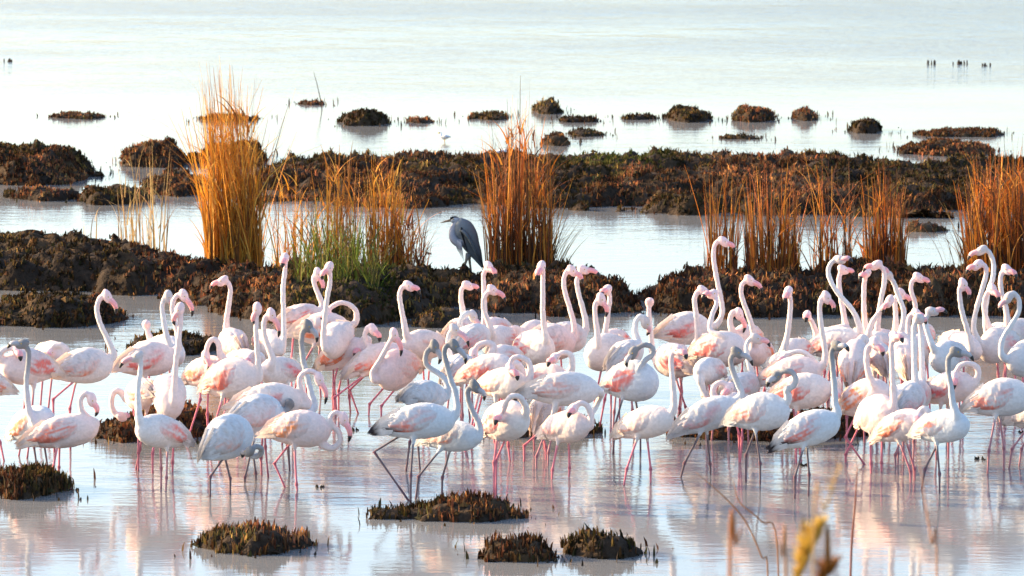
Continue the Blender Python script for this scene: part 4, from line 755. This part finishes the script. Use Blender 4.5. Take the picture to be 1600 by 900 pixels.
def small_bird(label, cx, yb, wpx, hpx, face, cat='gull'):
    b = ground(cx, yb); Y = b.y; s = 1/ppm(Y); root = empty('white_bird', (b.x, Y, hgt(b.x, b.y))); tag(root, label, cat, 'white birds on the water behind the long bank'); org = tuple(root.location)
    o = Vector(org); W = wpx*s; H = hpx*s; mb = MB(); X = lambda a, z, dy=0: o+Vector((a*W*face, dy, z*H))
    P = catmull([X(-.55, .45), X(-.25, .42), X(.05, .42), X(.3, .5), X(.40, .72), X(.42, .9)], 4); n = len(P)
    mb.tube(P, [lerp([0, .2, .45, .65, .8, .95, 1], [.01, .14, .24, .2, .12, .12, .02], i/(n-1))*W for i in range(n)], [(0.82, 0.80, 0.76)]*n, 10)
    for dy in (-.02, .02): mb.tube([X(.0, .3, dy), X(.02, .1, dy), X(.0, -.2, dy)], [.012, .006, .006], [(0.5, 0.3, 0.1)]*3, 6)
    mb.build('body', M_FEATHER, root, org)
    for sd in (-1, 1):
        wb = MB(); wb.tube([X(.2, .55, sd*W*.2), X(-.1, .55, sd*W*.24), X(-.4, .5, sd*W*.14), X(-.62, .46, sd*W*.03)], [(.02, .04), (.02, .055), (.015, .04), (.004, .008)], [(0.62, 0.63, 0.66)]*3+[(0.05, 0.05, 0.05)], 8, (0, 1, 0)); wb.build('wing', M_WING, root, org)
    bb = MB(); bb.tube([X(.5, .86), X(.64, .84), X(.74, .80)], [.012, .009, .003], [(0.6, 0.35, 0.06)]*3, 6); bb.build('bill', M_BILL, root, org)
small_bird('small white bird standing on the far side of the long bank', 695, 222, 15, 17, -1)
small_bird('white bird half hidden by the heron reeds', 780, 268, 24, 15, 1)
def debris(px, py, label, sd):
    b = ground(px, py); rg = random.Random(sd); mb = MB(); s = 0.03+0.02*rg.random()
    for q in range(7): 
        a = Vector((rg.uniform(-s, s), rg.uniform(-.05, .05), 0)); hq = rg.uniform(.01, .03)
        mb.tube([b+a+Vector((0, 0, -.03)), b+a+Vector((rg.uniform(-.006, .006), 0, hq*.5)), b+a+Vector((rg.uniform(-.01, .01), 0, hq))], [rg.uniform(.010, .018), .009, .003], [(0.03, 0.024, 0.018)]*3, 6)
    o = mb.build('mud_clod', M_MUD, None, tuple(b)); o.location = b; tag(o, label, 'clod', 'clods poking out of the water')
for i, q in enumerate([(115, 766, 'small dark clod right of the left edge tussock'), (1257, 727, 'small dark clod by the legs of the black tailed grey flamingo'), (1530, 718, 'small dark clod near the right edge in open water'), (1598, 676, 'small dark clod touching the right edge'),
                       (556, 673, 'low dark clod right of the coiled neck flamingo'), (862, 878, 'single dark clod between two bottom tussocks'), (498, 762, 'flat clod right of the foot of the coiled neck flamingo'), (670, 396, 'thin dark line of mud in the water left of the heron')]): debris(*q, sd=i)
